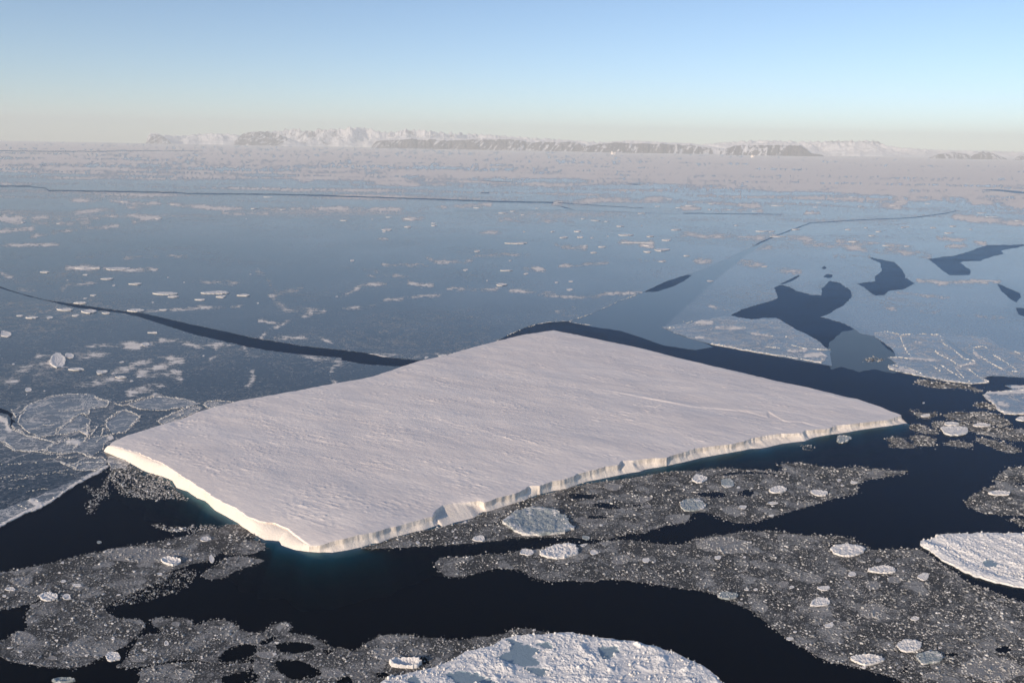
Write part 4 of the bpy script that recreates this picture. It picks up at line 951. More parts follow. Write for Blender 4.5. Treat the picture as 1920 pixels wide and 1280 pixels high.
# near snowy floes
def rough_floe(label, poly, ponds, hfn, seed, z, sp=2.0, name='snowy_floe'):
    outer = jag(smooth_poly(poly, 1), 3, 4.0, seed, 24.)
    def pm(px, py):
        m = np.zeros(len(px))
        for p in ponds:
            ins = inside(px, py, p); d = dist_poly(px, py, np.vstack([p, p[:1]])); s_ = np.where(ins, d, -d) + 9 * fbm(px / 16, py / 9, 4, seed + 3, .6)
            m = np.maximum(m, sstep(-2.5, 2.5, s_))
        return m
    def zf(px, py, x, y):
        e = dist_poly(px, py, np.vstack([outer, outer[:1]])[::4])
        return np.maximum(hfn(px, py, x, y) * (1 - .93 * pm(px, py)) * (.45 + .55 * sstep(0, 6, e)), 0)
    o = slab(name, outer, (), z, -.5, sp, .5, M_FLOE, attr_fn=lambda px, py, x, y: dict(pond=pm(px, py)), z_fn=zf, seed=seed, smooth=False)
    return o, outer
def blocky(x, y, sd, cell=3.2):
    d, v = worley(x / cell, y / cell, sd); d2, v2 = worley(x / (cell * .42), y / (cell * .42), sd + 5)
    return v * sstep(.75, .35, d) + .4 * v2 * sstep(.7, .3, d2)
def h_near(px, py, x, y):
    g = sstep(-.25, .35, fbm(x / 38, y / 38, 4, 1811)); r = np.clip(ridged(x / 30, y / 30, 3, 1815), 0, 1)
    big = blocky(x, y, 1819, 7.5)
    return .1 + (.12 + 1.5 * g * r ** 1.5) * blocky(x, y, 1821) + (1.6 * g * r ** 2) * big + 1.6 * g * (.5 + .5 * fbm(x / 9, y / 9, 4, 1823, .6)) + 1.6 * r ** 4 + (.25 + .5 * g) * fbm(x / 3.2, y / 3.2, 3, 1825) + .5 * g * blocky(x, y, 1827, 1.7)
F1 = B_((190,1282),(240,1255),(400,1215),(520,1187),(600,1147),(660,1112),(760,1095),(850,1045),(900,1033),(1000,1030),(1170,1013),(1300,1035),(1440,1058),(1600,1080),(1740,1120),(1781,1140)) + C_((60,1170),(120,1200),(200,1270),(300,1380)) + [(1370,1420),(1200,1460),(800,1460),(600,1400)]
P1 = [B_((862,1045),(950,1075),(1030,1105),(1010,1140),(1045,1190),(960,1195),(860,1175),(805,1148),(880,1115),(885,1080)), B_((1015,1080),(1080,1062),(1105,1105),(1050,1098)), B_((340,1262),(390,1245),(430,1290),(360,1300)), B_((540,1238),(620,1215),(720,1235),(820,1285),(620,1300)),
      B_((1340,1098),(1440,1090),(1450,1115),(1400,1160),(1350,1140)), B_((960,1195),(1080,1215),(1050,1250),(980,1230))]
o, oF1 = rough_floe('', F1, [np.array(p) for p in P1], h_near, 1800, .9)
c0 = centre(oF1); rebase(o, c0); tag(o, 'large rubbly white floe with grey-blue ponds at the bottom edge, nearest the viewer', 'ice floe')
def snow_blocks(o, ring, ponds, n, seed, c0, zb, hi):
    X, Y = scatter_in(ring, n, [np.array(p) for p in ponds], seed, .12, 26.); m = (Y < 1350) & (X < 2000); X, Y = X[m], Y[m]
    b = block_mesh('snow_blocks', X, Y, sizes_px(len(X), seed + 1, 1.6, hi, 2.3), M_BLOCK, None, np.random.default_rng(seed).uniform(.82, 1, len(X)), zb, .8, seed + 3)
    b['kind'] = 'stuff'; rebase(b, c0); b.parent = o; b.location = (0, 0, 0)
snow_blocks(o, oF1, P1, 4200, 1830, c0, 1.5, 7)
ax_ = np.array(ground(*B_((0, 0))[0])) * 0
pa, pb = np.array(ground(*C_((1290, 540))[0])), np.array(ground(*C_((1781, 745))[0])); rdir = (pb - pa) / np.linalg.norm(pb - pa)
def h_right(px, py, x, y):
    a, b_ = x * rdir[0] + y * rdir[1], -x * rdir[1] + y * rdir[0]
    rr = np.clip(.5 + 1.1 * fbm(a / 60, b_ / 11, 3, 1841), 0, 1)
    l = np.array(C_((1225,548),(1300,590),(1380,635),(1480,690),(1600,735),(1781,770),(2100,830))); d = dist_poly(px, py, l)
    return .15 + 1.5 * rr ** 1.5 + 1.2 * blocky(x, y, 1843, 2.6) * (.3 + rr) + .5 * fbm(x / 4, y / 4, 3, 1847) + 1.6 * np.exp(-(d / 7.) ** 2) - .9 * np.exp(-((d - 15) / 6.) ** 2) + .15 * fbm(x / 2, y / 2, 2, 1845)
F2 = C_((1220,545),(1290,530),(1350,506),(1500,500),(1781,497),(2150,505),(2150,860),(1900,815),(1781,780),(1680,765),(1560,735),(1450,690),(1360,640),(1290,590))
P2 = [C_((1560,650),(1620,640),(1650,655),(1620,680),(1580,670))]
o, oF2 = rough_floe('', F2, [np.array(p) for p in P2], h_right, 1850, .9)
rebase(o, centre(oF2)); snow_blocks(o, oF2, P2, 1500, 1870, centre(oF2), 1.3, 6); tag(o, 'white floe with long parallel snow ridges and blue shadows at the right edge', 'ice floe')

# ------------------------------------------------------------------ single cakes and small floes
_white, _grey = 0, 0
def cake(label, cx, cy, w, h, style='white', seed=0, group=None, name='ice_cake', cat='ice cake', rim=.5, th=None, lump=1.0, rubble=True):
    lump *= .7
    if style == 'grey': lump *= .6; th = .22
    if name == 'ice_floe': lump *= .5; rubble = False
    n = int(np.clip(w * 1.1, 14, 80)); a = np.arange(n) / n * 2 * np.pi
    r = np.random.default_rng(seed + 5000); off = r.uniform(0, 50)
    kc = int(r.integers(5, 10)); ca_ = np.sort((np.arange(kc) + r.uniform(-.38, .38, kc)) / kc * 2 * np.pi); cr_ = r.uniform(.72, 1.18, kc)
    cxy = np.stack([np.cos(ca_) * cr_, np.sin(ca_) * cr_], 1); pr = densify(smooth_poly(cxy, 1), 2 * np.pi / n)
    rad = np.hypot(pr[:, 0], pr[:, 1]); a = np.arctan2(pr[:, 1], pr[:, 0]); n = len(a)
    rad = rad * (1 + .20 * fbm(np.cos(a) * 3.0 + off, np.sin(a) * 3.0, 4, seed + 1, .65))
    ring = np.stack([cx + w * .5 * rad * np.cos(a), cy + h * .5 * rad * np.sin(a)], 1)
    gx, gy = ground(cx, cy); m_ = mpp(float(gx), float(gy)); th = th or float(np.clip(w * m_ * .045, .4, 1.6))
    def rr(px, py): return np.hypot((px - cx) / (w * .5), (py - cy) / (h * .5))
    def zf(px, py, x, y):
        e = np.exp(-((rr(px, py) - .85) / .22) ** 2)
        return np.maximum(-th * .45, th * (rim * 1.1 * e + lump * 1.1 * fbm(x / (w * m_ * .12 + .4), y / (w * m_ * .12 + .4), 5, seed + 2, .6) + lump * .9 * blocky(x, y, seed + 3, max(.9, w * m_ * .06))))
    def at_(px, py, x, y):
        q = rr(px, py) + .45 * fbm(x / (w * m_ * .2 + .4), y / (w * m_ * .2 + .4), 3, seed + 4)
        base = {'white': .15, 'ring': .72, 'grey': .25, 'blue': .95}[style]
        return dict(pond=np.clip(base + .5 * (.6 - q), 0, 1) if style != 'white' else np.clip(.35 * (.5 - q), 0, 1))
    o = slab(name, ring, (), th * .6, -.3, max(1.1, min(w / 22., 2.6)) if w > 9 else 0, .5, {'grey': M_GREYCAKE}.get(style, M_CAKE), attr_fn=at_, z_fn=zf, seed=seed, smooth=False)
    c0 = (float(gx), float(gy), 0.); rebase(o, c0); tag(o, label, cat, group)
    if w >= 24 and style != 'blue' and rubble:
        k_ = int(w * h * (.05 if style == 'grey' else .045)) + 6; j = r.integers(0, n, k_); q = np.where(r.uniform(0, 1, k_) < (.35 if style == 'white' else .7), r.normal(.86, .10, k_), r.uniform(0, .8, k_) ** .5)
        q = np.clip(q, 0, 1.04)
        b = block_mesh('rubble', cx + (ring[j, 0] - cx) * q, cy + (ring[j, 1] - cy) * q, sizes_px(k_, seed + 9, 1.2, float(np.clip(w * .09, 2.2, 6)), 2.2), M_BLOCK, None,
                       r.uniform(.25, .75, k_) if style == 'grey' else r.uniform(.65, 1, k_), th * .55, .8, seed + 10)
        b['kind'] = 'stuff'; rebase(b, c0); b.parent = o; b.location = (0, 0, 0)
    return o

def many(fn, k, items, style, seed, group, **kw):
    for i, it in enumerate(items):
        x, y, w, h, lab = it; (px, py), = fn((x, y)); cake(lab, px, py, w * k, h * k, style, seed + i * 13, group if lab is None else None, **kw)

many(C_, KA, [(860,590,195,62,'pale mottled cake in a dark notch along the top edge of the large speckled field'), (1040,690,140,48,'bright white oblong cake above the curled cake in the large speckled field'),
  (720,860,128,50,'white curled cake with a hollow in the middle of the large speckled field'), (1175,1085,135,62,'white and pinkish cake near the lower right of the large speckled field'),
  (960,1160,170,66,'wide white crumbly cake on the lower edge of the large speckled field'), (885,712,50,26,'small white lump beside the bright oblong cake'), (735,782,70,36,'small knobbly white lump above the curled cake'),
  (1210,942,70,22,'thin white sliver right of the wide grey lump'), (765,980,56,24,'small white lump below the curled cake'), (560,1048,48,18,'bright chip on the dark lower edge of the large speckled field'), (1255,725,70,40,'pale lump under the tip of the ridged white floe')], 'white', 2000, 'bright cakes in the large brash field')
many(C_, KA, [(680,735,115,44,'flat pinkish grey cake left of the bright oblong cake'), (1095,742,100,40,'flat grey cake just below the bright oblong cake'), (1000,905,195,100,'wide translucent grey lump in the middle of the large speckled field'),
  (1300,1240,105,42,'grey oval cake at the bottom edge of the large speckled field'), (1620,1210,330,150,'broad brownish grey slab in the bottom right corner'), (230,560,360,100,'broad smooth grey slab on the upper left of the large speckled field'), (995,772,100,44,'grey cake left below the flat grey cake')], 'grey', 2100, 'grey cakes in the large brash field', rim=.15)
many(C_, KA, [(232,825,150,44,'pale blue-grey cake on the dark lower left edge of the large speckled field'), (1285,1148,160,70,'blue-grey cake with a white rim near the bottom of the large speckled field')], 'ring', 2150, None)
many(B_, KA, [(1130,590,235,80,'big bright white heap on the upper edge of the large speckled field'), (965,597,80,36,'small grey-white lump left of the big bright heap'), (1265,560,50,20,'small chip just right of the big bright heap'), (1590,640,60,28,'white lump right of the big bright heap, in the speckled field'),
  (400,548,24,16,'tiny white chip at the foot of the front cliff')], 'white', 2170, None)
many(B_, KA, [(1460,640,130,60,'mottled grey slab right of the big bright heap')], 'grey', 2190, None)
many(B_, KA, [(1045,440,410,150,'large oval cake with grey sunken centre and white rim, below the front cliff')], 'ring', 2200, None, rim=.9)
many(B_, KA, [(1275,522,58,26,'small round white cake in the dark gap below the large oval cake')], 'ring', 2210, None)
many(D_, 420/1920., [(1470,655,300,95,'blue-shadowed bowl-shaped white cake beside the near snowy floe')], 'white', 2220, None, rim=1.6)
many(D_, 420/1920., [(1330,590,430,150,'broad pale slab behind the bowl-shaped cake'), (850,740,200,90,'pale rounded lump left of the broad slab by the near snowy floe'), (270,580,190,80,'pale grey slab between the dark holes in the broken brash at the bottom'), (1350,450,200,70,'pale lump on the top of the brash behind the near snowy floe')], 'grey', 2230, None, rim=.2)
many(A_, KA, [(900,647,138,46,'white ringed cake in the long grey tongue of brash at the left')], 'white', 2250, None, rim=1.3)
many(A_, KA, [(255,830,112,48,'pale crusty cake at the lower edge of the long grey tongue'), (350,830,46,34,'round white lump right of the pale crusty cake'), (1105,632,28,42,'upright white chip near the end of the long grey tongue'), (590,1140,92,54,'bright white round cake on the dark water edge of the large grey mat'),
  (870,1073,28,30,'white lump on the broken brash right of the large grey mat'), (55,790,68,26,'white cake near the left edge in the long grey tongue'), (400,770,60,20,'small pale lump beside the crack in the long grey tongue')], 'white', 2260, None)
many(A_, KA, [(115,1050,150,84,'whitish crusted patch on the left of the large grey mat'), (400,1110,160,84,'pale crusted patch on the right of the large grey mat'), (720,1150,96,52,'pale grey cake right of the bright white round cake'), (960,1232,130,70,'pale crusted patch on the blunt brash patch at the bottom left'), (750,610,420,84,'broad smooth grey slab in the upper part of the long tongue of brash'), (110,750,140,54,'pale grey slab at the left end of the long tongue of brash')], 'grey', 2280, None, rim=.15)
many(A_, KA, [(330,1265,150,26,'dim smooth floe just under the dark water surface at the bottom left'), (515,545,30,14,'lone white chip on the dark water above the long grey tongue')], 'blue', 2300, None)
many(C_, KA, [(230,235,85,48,'blue puddled cake in the brash at the foot of the front cliff'), (45,355,140,70,'pale blue flat cake in the brash below the middle of the front cliff')], 'ring', 2310, None)
many(C_, KA, [(95,215,110,46,'white heap left of the blue puddled cake'), (495,272,110,38,'pale oval cake in the brash apron toward its pointed end'), (710,290,110,36,'white cake on the lower edge of the brash apron toward its pointed end'), (315,362,44,20,'white chip in the brash below the blue puddled cake'), (470,342,60,14,'thin white sliver in the brash apron'), (890,236,48,16,'white chip near the point of the brash apron'),
  (815,222,28,16,'small white lump on the upper part of the pointed brash apron'), (1660,290,120,24,'white sliver in the brash patch at the right edge')], 'white', 2330, None)
many(B_, KA, [(1420,255,110,44,'pale crusted cake close to the foot of the front cliff'), (1580,320,120,40,'pale cake in the brash apron below the stepped part of the cliff')], 'grey', 2350, None)
many(R_, 420/1792., [(1230,970,240,75,'bright pale rounded cake among the brash rafts right of the iceberg tip'), (1005,848,110,26,'bright white sliver on the loose brash nearest the iceberg tip'), (1450,925,140,30,'white slanting streak of ice on the long brash raft at the right'), (1210,915,130,30,'small pale cake above the bright rounded cake'), (1790,875,120,36,'pale cake at the right edge below the small rimmed floe'), (990,747,22,12,'lone white chip in the open water above the iceberg tip')], 'white', 2370, None)
many(R_, 420/1792., [(345,1035,185,68,'translucent grey cake touching the front cliff near the right tip of the iceberg')], 'ring', 2390, None, rim=.2)
many(q4, K3, [(1200,385,175,20,'largest flat white floe on the dark sheet above the long crack'), (930,390,145,14,'long thin white floe left of the largest one above the long crack'), (500,491,92,24,'rounded white floe just below the long crack near the left edge'), (765,486,112,16,'flat white floe touching the upper side of the long crack'),
  (330,768,95,86,'big white floe shaped like a boot on the dark sheet at the far left'), (395,742,60,36,'small ragged floe joined to the right of the boot-shaped floe'), (430,816,85,14,'thin white floe just under the boot-shaped floe'), (572,831,88,24,'oval floe with a speckled centre right of the boot-shaped floe'), (160,930,40,24,'round white floe above the big rounded plate at the left'),
  (30,620,75,44,'pale ragged floe cut by the left edge under the crack'), (660,252,170,16,'long brownish-white snow floe in the upper dark sheet at the left'), (455,443,106,10,'thin white floe on the upper side of the long crack at the left'), (370,480,112,12,'thin white floe on the lower side of the long crack at the left'), (820,677,52,22,'small heaped floe in the frosty patch under the long crack')], 'white', 2400, None, name='ice_floe', cat='ice floe')
SM = 'small white floe frozen into the dark sheet left of the iceberg'
SG = 'small white floes in the dark left sheet'
for i, (x, y, w, h) in enumerate([(975,408,60,10),(1245,408,60,12),(1370,400,75,10),(1125,425,60,8),(1450,445,16,12),(430,513,50,12),(185,525,85,12),(280,525,40,14),(600,500,60,8),(920,482,50,8),(525,400,40,8),(760,336,80,10),(250,270,60,8),(600,308,90,10),(640,345,18,8),(380,315,12,7),(480,285,32,7),
        (685,775,32,10),(1145,740,14,9),(75,787,18,11),(680,860,62,12),(740,882,26,9),(785,855,36,14),(540,247,60,9),(450,247,70,8),(860,610,70,9),(250,938,14,8),(150,958,10,8),(860,440,18,9),(1035,328,14,7),(945,300,12,6),(1895,408,16,9),(1410,283,14,6),(480,418,24,6),(110,515,50,7)]):
    (px, py), = q4((x, y)); cake(SM, px, py, w * K3, max(h * K3, 2.2), 'white', 2500 + i * 7, SG, 'ice_floe', 'ice floe')
many(q5, K3, [(980,107,145,11,'long thin white floe alone on the smooth blue sheet behind the iceberg'), (1800,145,115,16,'largest white floe on the sheet up the picture from the lead behind the iceberg'), (1725,155,52,9,'small white floe joined to the left of the largest one behind the iceberg'), (1655,103,195,9,'longest thin white floe above the largest one behind the iceberg'), (1728,118,62,16,'ragged white floe just above the largest one behind the iceberg'), (570,740,60,12,'white floe touching the back edge of the iceberg beside the crack')], 'white', 2800, None, name='ice_floe', cat='ice floe')
SM2 = 'small white floe on the smooth blue sheet behind the iceberg'; SG2 = 'small white floes on the sheet behind the iceberg'
for i, (x, y, w, h) in enumerate([(1468,128,46,8),(1418,160,42,9),(1600,62,88,9),(1250,75,46,10),(1345,73,42,8),(1830,90,52,8),(1330,40,42,8),(1028,43,16,8),(765,152,36,10),(700,258,32,10),(1040,280,36,10),(1210,328,22,10),(1285,368,36,12),(900,340,70,14),(60,205,26,12),(260,32,62,10),(240,44,20,7),(375,15,50,8),(478,750,34,14),(1190,42,30,6),
        (1410,78,20,7),(1500,70,14,6),(1690,10,14,6),(1570,12,50,6),(1880,32,60,7),(520,8,40,7),(1375,122,30,6),(1800,210,40,7),(1290,322,30,7),(950,205,20,5),(820,318,14,6),(1740,70,50,7),(930,262,80,5)]):
    (px, py), = q5((x, y)); cake(SM2, px, py, w * K3, max(h * K3, 2.2), 'white', 2900 + i * 7, SG2, 'ice_floe', 'ice floe')
many(q6, K3, [(120,555,112,34,'pinkish white patch floe on the upper broken sheet, the leftmost one'), (265,587,185,34,'long pinkish white patch floe on the upper broken sheet beside the leftmost one'), (95,635,52,16,'small white patch floe under the leftmost one on the upper broken sheet'), (155,320,46,9,'small white floe beside the refrozen lead'), (1690,320,165,10,'long thin white floe at the right between two dark leads'), (345,72,88,8,'thin white floe on the pink snow band above the refrozen lead')], 'white', 3200, None, name='ice_floe', cat='ice floe', th=.5)
SM3 = 'small white floe on the pale blue sheet beyond the dark leads at the right'; SG3 = 'small white floes on the right-hand sheet'
r_ = np.random.default_rng(77)
spots = [(460,238,36,9),(500,42,40,7),(450,40,80,7),(530,70,100,8),(960,98,60,6),(1060,65,40,6),(1100,42,40,6),(640,30,50,6),(930,30,36,5),(1500,50,60,6),(1410,20,50,6),(1240,18,30,6),(1520,12,40,6),(1265,16,20,5),(1030,20,30,5),(965,82,14,6),(745,100,14,5),(20,178,40,7),(1620,30,20,4),(300,8,24,4),(1150,120,60,5),(1260,124,40,5)]
for i, (x, y, w, h) in enumerate(spots):
    (px, py), = q6((x, y)); cake(SM3, px, py, w * K3, max(h * K3, 2.0), 'white', 3300 + i * 7, SG3, 'ice_floe', 'ice floe')
SM4 = 'tiny white floe on the far pale sheet between the long straight crack and the iceberg'; SG4 = 'tiny white floes on the far sheet'
far = [q2(p)[0] + (w, h) for p, w, h in [((270,621),50,6),((400,632),80,8),((905,597),50,7),((1020,608),26,6),((965,588),40,5),((770,569),60,5),((1430,640),70,6),((1490,645),24,6),((1360,630),30,5),((1100,571),24,4),((15,640),40,6),((175,633),16,5),((520,655),30,5),((1850,520),50,5),((1780,560),40,5),((1690,600),50,5),((1900,568),50,5),((1210,540),36,5)]]
far += [q3(p)[0] + (w, h) for p, w, h in [((160,546),44,6),((50,556),70,5),((155,578),30,6),((350,552),130,6),((410,588),60,5),((270,580),60,5),((540,556),100,6),((770,538),50,5),((865,536),50,5),((1205,572),40,6),((1230,533),60,5),((750,565),40,4),((725,598),70,5),((1190,555),50,5),((1380,545),40,4),((960,508),60,4),((1680,598),60,6),((1740,620),80,5),((1570,620),90,6),((1000,560),30,4),((1890,640),60,6)]]
far += [q1(p)[0] + (w, h) for p, w, h in [((700,534),50,8),((980,550),50,6),((1385,630),10,6),((330,657),30,7),((130,650),30,6),((580,303),30,5),((1690,415),24,5),((1510,508),60,4),((890,630),40,6),((640,616),50,6),((1430,573),40,6),((1590,578),40,5)]]
for i, (px, py, w, h) in enumerate(far):
    cake(SM4, px, py, w * K3, max(h * K3 * .8, 1.3), 'white', 3500 + i * 7, SG4, 'ice_floe', 'ice floe')
# extra lumps frozen into the brash (each its own object, none told apart from its neighbours)
for polyb, hl, n, lab, grp, sd in [(BR7, H7, 70, 'small pale lump frozen into the large speckled brash field at the lower right', 'small lumps in the large brash field', 4000), (BR6, H6, 36, 'small pale lump frozen into the brash apron along the front cliff', 'small lumps in the brash apron', 4600),
        (BR1, [], 26, 'small pale lump frozen into the long grey tongue of brash at the left', 'small lumps in the long tongue', 5000), (BR2, [], 22, 'small pale lump frozen into the large grey mat at the lower left', 'small lumps in the grey mat', 5300), (BR3, H3, 26, 'small pale lump frozen into the broken brash along the bottom left', 'small lumps in the broken brash', 5600)]:
    pp = [p for p in polyb]
    x, y = scatter_in(np.array(pp), n * 3, hl, sd); m = (x > 4) & (x < 1915) & (y < 1276); x, y = x[m][:n], y[m][:n]
    ss = sizes_px(len(x), sd + 1, 4.5, 26, 2.9); rr_ = np.random.default_rng(sd)
    for i in range(len(x)):
        cake(lab, x[i], y[i], ss[i], ss[i] * rr_.uniform(.4, .55), 'white' if rr_.uniform() < .45 else 'grey', sd + i * 5, grp)

# ------------------------------------------------------------------ far land
def land(name, label, sky_pts, D, depth, rock_fn, seed, base_px=None, rough=.25, cliff=.3, peak=.45, mount=False):
    p = np.asarray(sky_pts, float); X = np.arange(p[0, 0], p[-1, 0] + .1, .8); top = np.interp(X, p[:, 0], p[:, 1])
    top = top - np.abs(fbm(X / 9., X * 0 + seed, 4, seed)) * rough * 3 + .3
    R = 60; f = np.linspace(0, 1, R)[:, None]
    gx0, gy0 = ground(X, hor(X) + 20); ax = gx0 / gy0
    yy = D + depth * f + depth * .10 * fbm(X / 30., X * 0 + 2.2, 3, seed + 1)[None] + 0 * X[None]
    xx = ax[None] * yy
    # height that puts the rim of the land on the traced skyline
    u, v = X - 960., -(top - 640.); u2, v2 = u * cr - v * sr, u * sr + v * cr
    dy, dz = FPX * cp + v2 * sp, -FPX * sp + v2 * cp
    Hh = np.maximum(CAM_H + dz / dy * (D + depth * peak), 30.)
    ends = np.minimum(1, np.minimum(X - X[0], X[-1] - X) / 5. + .02)
    g1 = ridged(xx / 900. + .5 * gnoise(xx / 1500, yy / 1500, seed), yy / 2600., 4, seed + 3); g2 = ridged(xx / 2300., yy / 1500., 5, seed + 4)
    gul = g2 if mount else g1
    if mount:
        env = np.minimum(1, f / .5) ** .8 * (1 - .5 * np.maximum(0, f - .6))
        raw = env * (.25 + .75 * np.clip(ridged(xx / 3000., yy / 3000., 6, seed + 12), 0, 1.3)) * (.7 + .5 * (fbm(xx / 6000., yy / 6000., 3, seed + 13) + .5))
        elev = (raw * Hh[None] - CAM_H) / yy; mx = elev.max(0); want = (Hh - CAM_H) / (D + depth * peak)
        jm = np.argmax(elev, 0); rat = (want * yy[jm, np.arange(len(X))] + CAM_H) / np.maximum(raw[jm, np.arange(len(X))] * Hh, 1.)
        kk = 9; rat = np.convolve(np.pad(np.clip(rat, .3, 3), kk, 'edge'), np.ones(2 * kk + 1) / (2 * kk + 1), 'valid')
        z = raw * Hh[None] * rat[None] * ends[None]
    else:
        ff = np.clip(f + (.16 * fbm(X / 34., X * 0 + .5, 4, seed + 14, .6))[None] * np.minimum(1, f * 12), 0, 1)
        prof = sstep(0, 1, np.clip(ff / cliff, 0, 1)) ** .8 * .84 + .16 * sstep(cliff, peak + .05, ff)
        prof = np.where(f > peak, (1 - .25 * (f - peak) / (1 - peak)), prof)
        z = Hh[None] * ends[None] * prof * (1 - .30 * (1 - gul) * np.clip((peak - f) / peak, 0, 1) * 2 * np.minimum(1, f * 6))
    z = np.maximum(z, -5); z[0] = -5
    V = np.stack([xx, yy, z], -1).reshape(-1, 3); n = len(X)
    i = (np.arange(R - 1)[:, None] * n + np.arange(n - 1)[None]).ravel()
    sg = ridged((xx - .9 * z) / 420., z / 2600. + xx / 9000., 4, seed + 8)
    rock = np.asarray(rock_fn(np.broadcast_to(X, xx.shape), np.broadcast_to(f, xx.shape), z / np.maximum(Hh[None], 1), np.clip(1.25 - 1.1 * np.clip(sg, 0, 1), 0, 1)))
    o = mesh_np(name, V, None, np.stack([i, i + 1, i + n + 1, i + n], 1), M_LAND, None, True, {'rock': np.asarray(rock).ravel()})
    tag(o, label, None, None, 'structure'); return o
def rk(lo, hi, snowtop=.85): return lambda X, f, z, g: np.where(f < .42, lo + (hi - lo) * np.clip(g, 0, 1) , .05) * (f > .02)
land('mountains', 'pinkish snow mountains behind the left bays', [(440,264),(455,253),(470,248),(490,246),(520,247),(540,243),(555,241),(568,245),(580,246),(600,243),(640,242),(660,239),(690,240),(705,245),(720,248),(745,247),(760,243),(790,244),(840,250),(900,252),(960,256),(1050,262),(1110,266),(1160,270)], 76000, 9000, lambda X, f, z, g: .26 + .26 * np.clip(g, 0, 1) * (1 - .55 * sstep(560, 680, X)) + .35 * np.clip(fbm(X / 20., f * 5, 3, 6003), 0, 1), 6000, rough=.8, cliff=.42, mount=True)
land('headland', 'small dark headland standing at the left end of the coast', [(273,267),(278,257),(283,250),(297,249),(305,253),(313,258),(322,264)], 70000, 4000, lambda X, f, z, g: np.where(f < .42, .34 + .44 * g + .3 * fbm(X / 6., f * 5, 3, 6013), .05), 6010, rough=.4)
land('hills', 'low snowy hills with grey rock patches at the left end of the coast', [(298,262),(310,253),(340,255),(370,252),(400,250),(440,252),(470,258),(490,266)], 72500, 6000, lambda X, f, z, g: np.where((f < .3), .30 + .35 * np.clip(fbm(X / 22., f * 3, 3, 6023), -.6, 1), .08), 6020, rough=.5, mount=True)
land('headland', 'dark blue headland below the snow mountains', [(438,266),(447,258),(455,253),(470,248),(490,247),(512,249),(526,253),(540,259),(560,266),(575,271)], 69000, 6500, lambda X, f, z, g: .34 + .50 * g + .40 * fbm(X / 10., f * 8, 4, 6033) - .35 * sstep(505, 550, X), 6030, rough=.8, mount=True)
land('plateau', 'long flat-topped dark cliff coast in the middle of the horizon', [(695,273),(705,264),(720,261),(745,259),(770,257),(800,258),(850,260),(900,259),(960,258),(1000,262),(1030,263),(1060,262),(1085,266),(1100,272),(1108,278)], 64500, 5500, lambda X, f, z, g: np.where(f < .36, .38 + .46 * np.clip(g, 0, 1) + .26 * fbm(X / 26., f * 4, 4, 6043) - .14 * sstep(880, 1080, X), .12), 6040, rough=.55)
land('plateau', 'flat-topped dark cliff coast right of the middle', [(1092,280),(1100,272),(1120,268),(1150,265),(1180,263),(1220,265),(1250,267),(1290,268),(1310,271),(1335,275),(1362,280),(1372,286)], 61500, 5500, lambda X, f, z, g: np.where(f < .36, .42 + .44 * np.clip(g, 0, 1) + .26 * fbm(X / 26., f * 4, 4, 6053) - .20 * sstep(1240, 1290, X), .12), 6050, rough=.55)
land('snow_ridge', 'pale snow ridge with grey crags behind the right coast', [(1290,274),(1340,268),(1400,264),(1440,263),(1500,266),(1540,265),(1570,264),(1600,264),(1640,264),(1656,272),(1680,276),(1720,279),(1760,281),(1800,282),(1860,283),(1920,285),(2010,287)], 70000, 8000, lambda X, f, z, g: .12 + .40 * sstep(.72, .95, z) * sstep(1520, 1560, X) * (1 - sstep(1650, 1670, X)) + .2 * np.clip(fbm(X / 30., f * 4, 3, 6061), 0, 1), 6060, rough=.4, cliff=.4, mount=True)
land('plateau', 'low violet cliff coast sloping to a blue cape on the right', [(1352,284),(1362,275),(1375,270),(1400,268),(1440,269),(1480,268),(1498,270),(1508,277),(1520,286),(1545,291)], 59000, 5000, lambda X, f, z, g: np.where(f < .36, .34 + .46 * np.clip(g, 0, 1) + .26 * fbm(X / 22., f * 4, 4, 6073) + .2 * sstep(1460, 1490, X), .12 + .3 * sstep(1465, 1490, X)), 6070, rough=.45)
for k_, (lab, pts) in enumerate([('small hazy rock hill at the right, first from the cape', [(1738,296),(1760,288),(1785,284),(1808,287),(1825,296)]), ('larger hazy rock hill near the right edge', [(1812,299),(1824,288),(1838,282),(1850,284),(1868,290),(1890,299)]), ('blue rock hill cut by the right edge', [(1896,300),(1908,291),(1920,287),(1945,286),(1980,300)])]):
    land('hills', lab, pts, 60500, 3500, lambda X, f, z, g: np.where(f < .4, .35 + .35 * np.clip(g, 0, 1), .15), 6100 + k_ * 9, rough=.3)

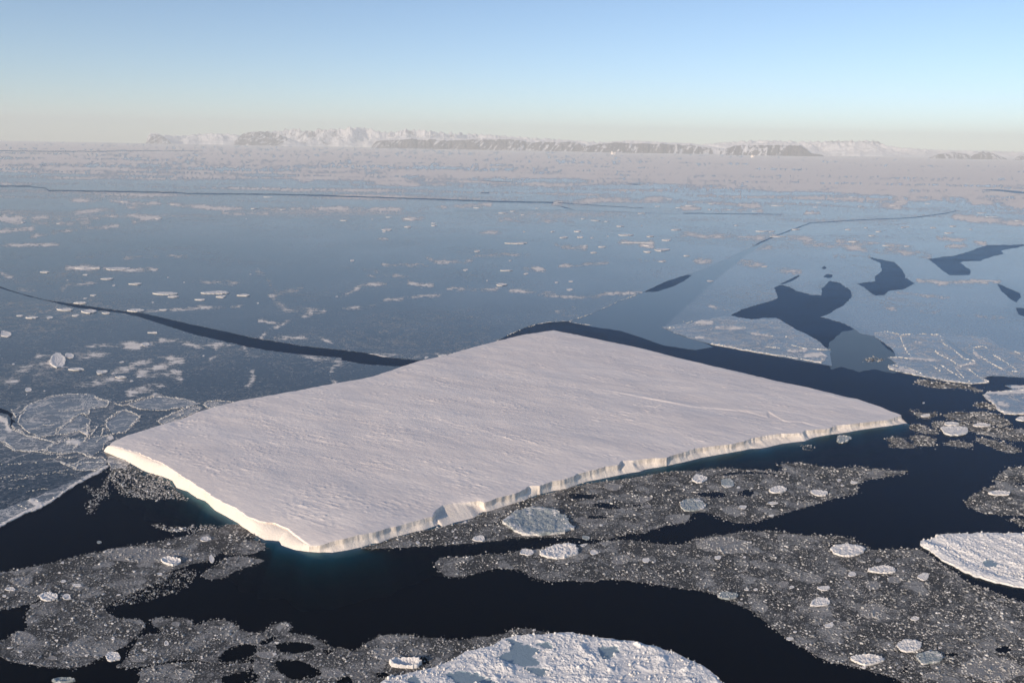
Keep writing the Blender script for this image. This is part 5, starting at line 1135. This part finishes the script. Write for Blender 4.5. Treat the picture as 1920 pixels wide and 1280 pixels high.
# two tiny bergs far off
def far_berg(label, px, py, w, h, sd):
    x, y = ground(px, py); m_ = float(mpp(x, y)); n = 22; a = np.arange(n) / n * 2 * np.pi
    rad = 1 + .3 * fbm(np.cos(a) + sd, np.sin(a), 3, sd); V = []
    for zf_, k_ in ((-2, 1.05), (.55, .95), (.9, .75)):
        for j in range(n):
            V.append((w * m_ * .5 * rad[j] * k_ * math.cos(a[j]), w * m_ * .35 * rad[j] * k_ * math.sin(a[j]), zf_ if zf_ < 0 else h * m_ * zf_ * (1 + .5 * math.sin(a[j] * 1.5 + sd))))
    V.append((0, 0, h * m_ * .8)); q = [[r * n + j, r * n + (j + 1) % n, (r + 1) * n + (j + 1) % n, (r + 1) * n + j] for r in range(2) for j in range(n)]
    tr_ = [[2 * n + j, 2 * n + (j + 1) % n, 3 * n] for j in range(n)]
    o = mesh_np('iceberg', V, tr_, q, M_CLIFF, None, False, {'streak': np.zeros(len(V))}); o.location = (float(x), float(y), 0); tag(o, label, 'iceberg')
far_berg('tiny white iceberg far off below the middle cliff coast', 1150, 290, 9, 5, 3)
far_berg('tiny white iceberg far off below the right-hand cliff coast', 1411, 295.5, 7, 3.5, 8)

# ------------------------------------------------------------------ haze: the cold air over the sea
def build_haze():
    x0, x1, y0, y1, z0, z1 = -70000., 70000., -3000., 95000., -47., 2400.
    v = [(x0, y0, z0), (x1, y0, z0), (x1, y1, z0), (x0, y1, z0), (x0, y0, z1), (x1, y0, z1), (x1, y1, z1), (x0, y1, z1)]
    f = [[3, 2, 1, 0], [4, 5, 6, 7], [0, 1, 5, 4], [1, 2, 6, 5], [2, 3, 7, 6], [3, 0, 4, 7]]
    m = bpy.data.materials.new('haze'); m.use_nodes = True; n = m.node_tree; n.nodes.clear()
    o_ = n.nodes.new('ShaderNodeOutputMaterial'); pv = n.nodes.new('ShaderNodeVolumePrincipled')
    pv.inputs['Color'].default_value = HAZE_COL; pv.inputs['Density'].default_value = HAZE_DENS
    pv.inputs['Anisotropy'].default_value = 0.0
    n.links.new(pv.outputs[0], o_.inputs['Volume'])
    o = mesh_np('haze', v, None, f, m)
    tag(o, 'thin pale haze over the far ice', None, None, 'stuff')
HAZE_COL, HAZE_DENS = (1.0, 1.0, .95, 1), 1.7e-5
build_haze()
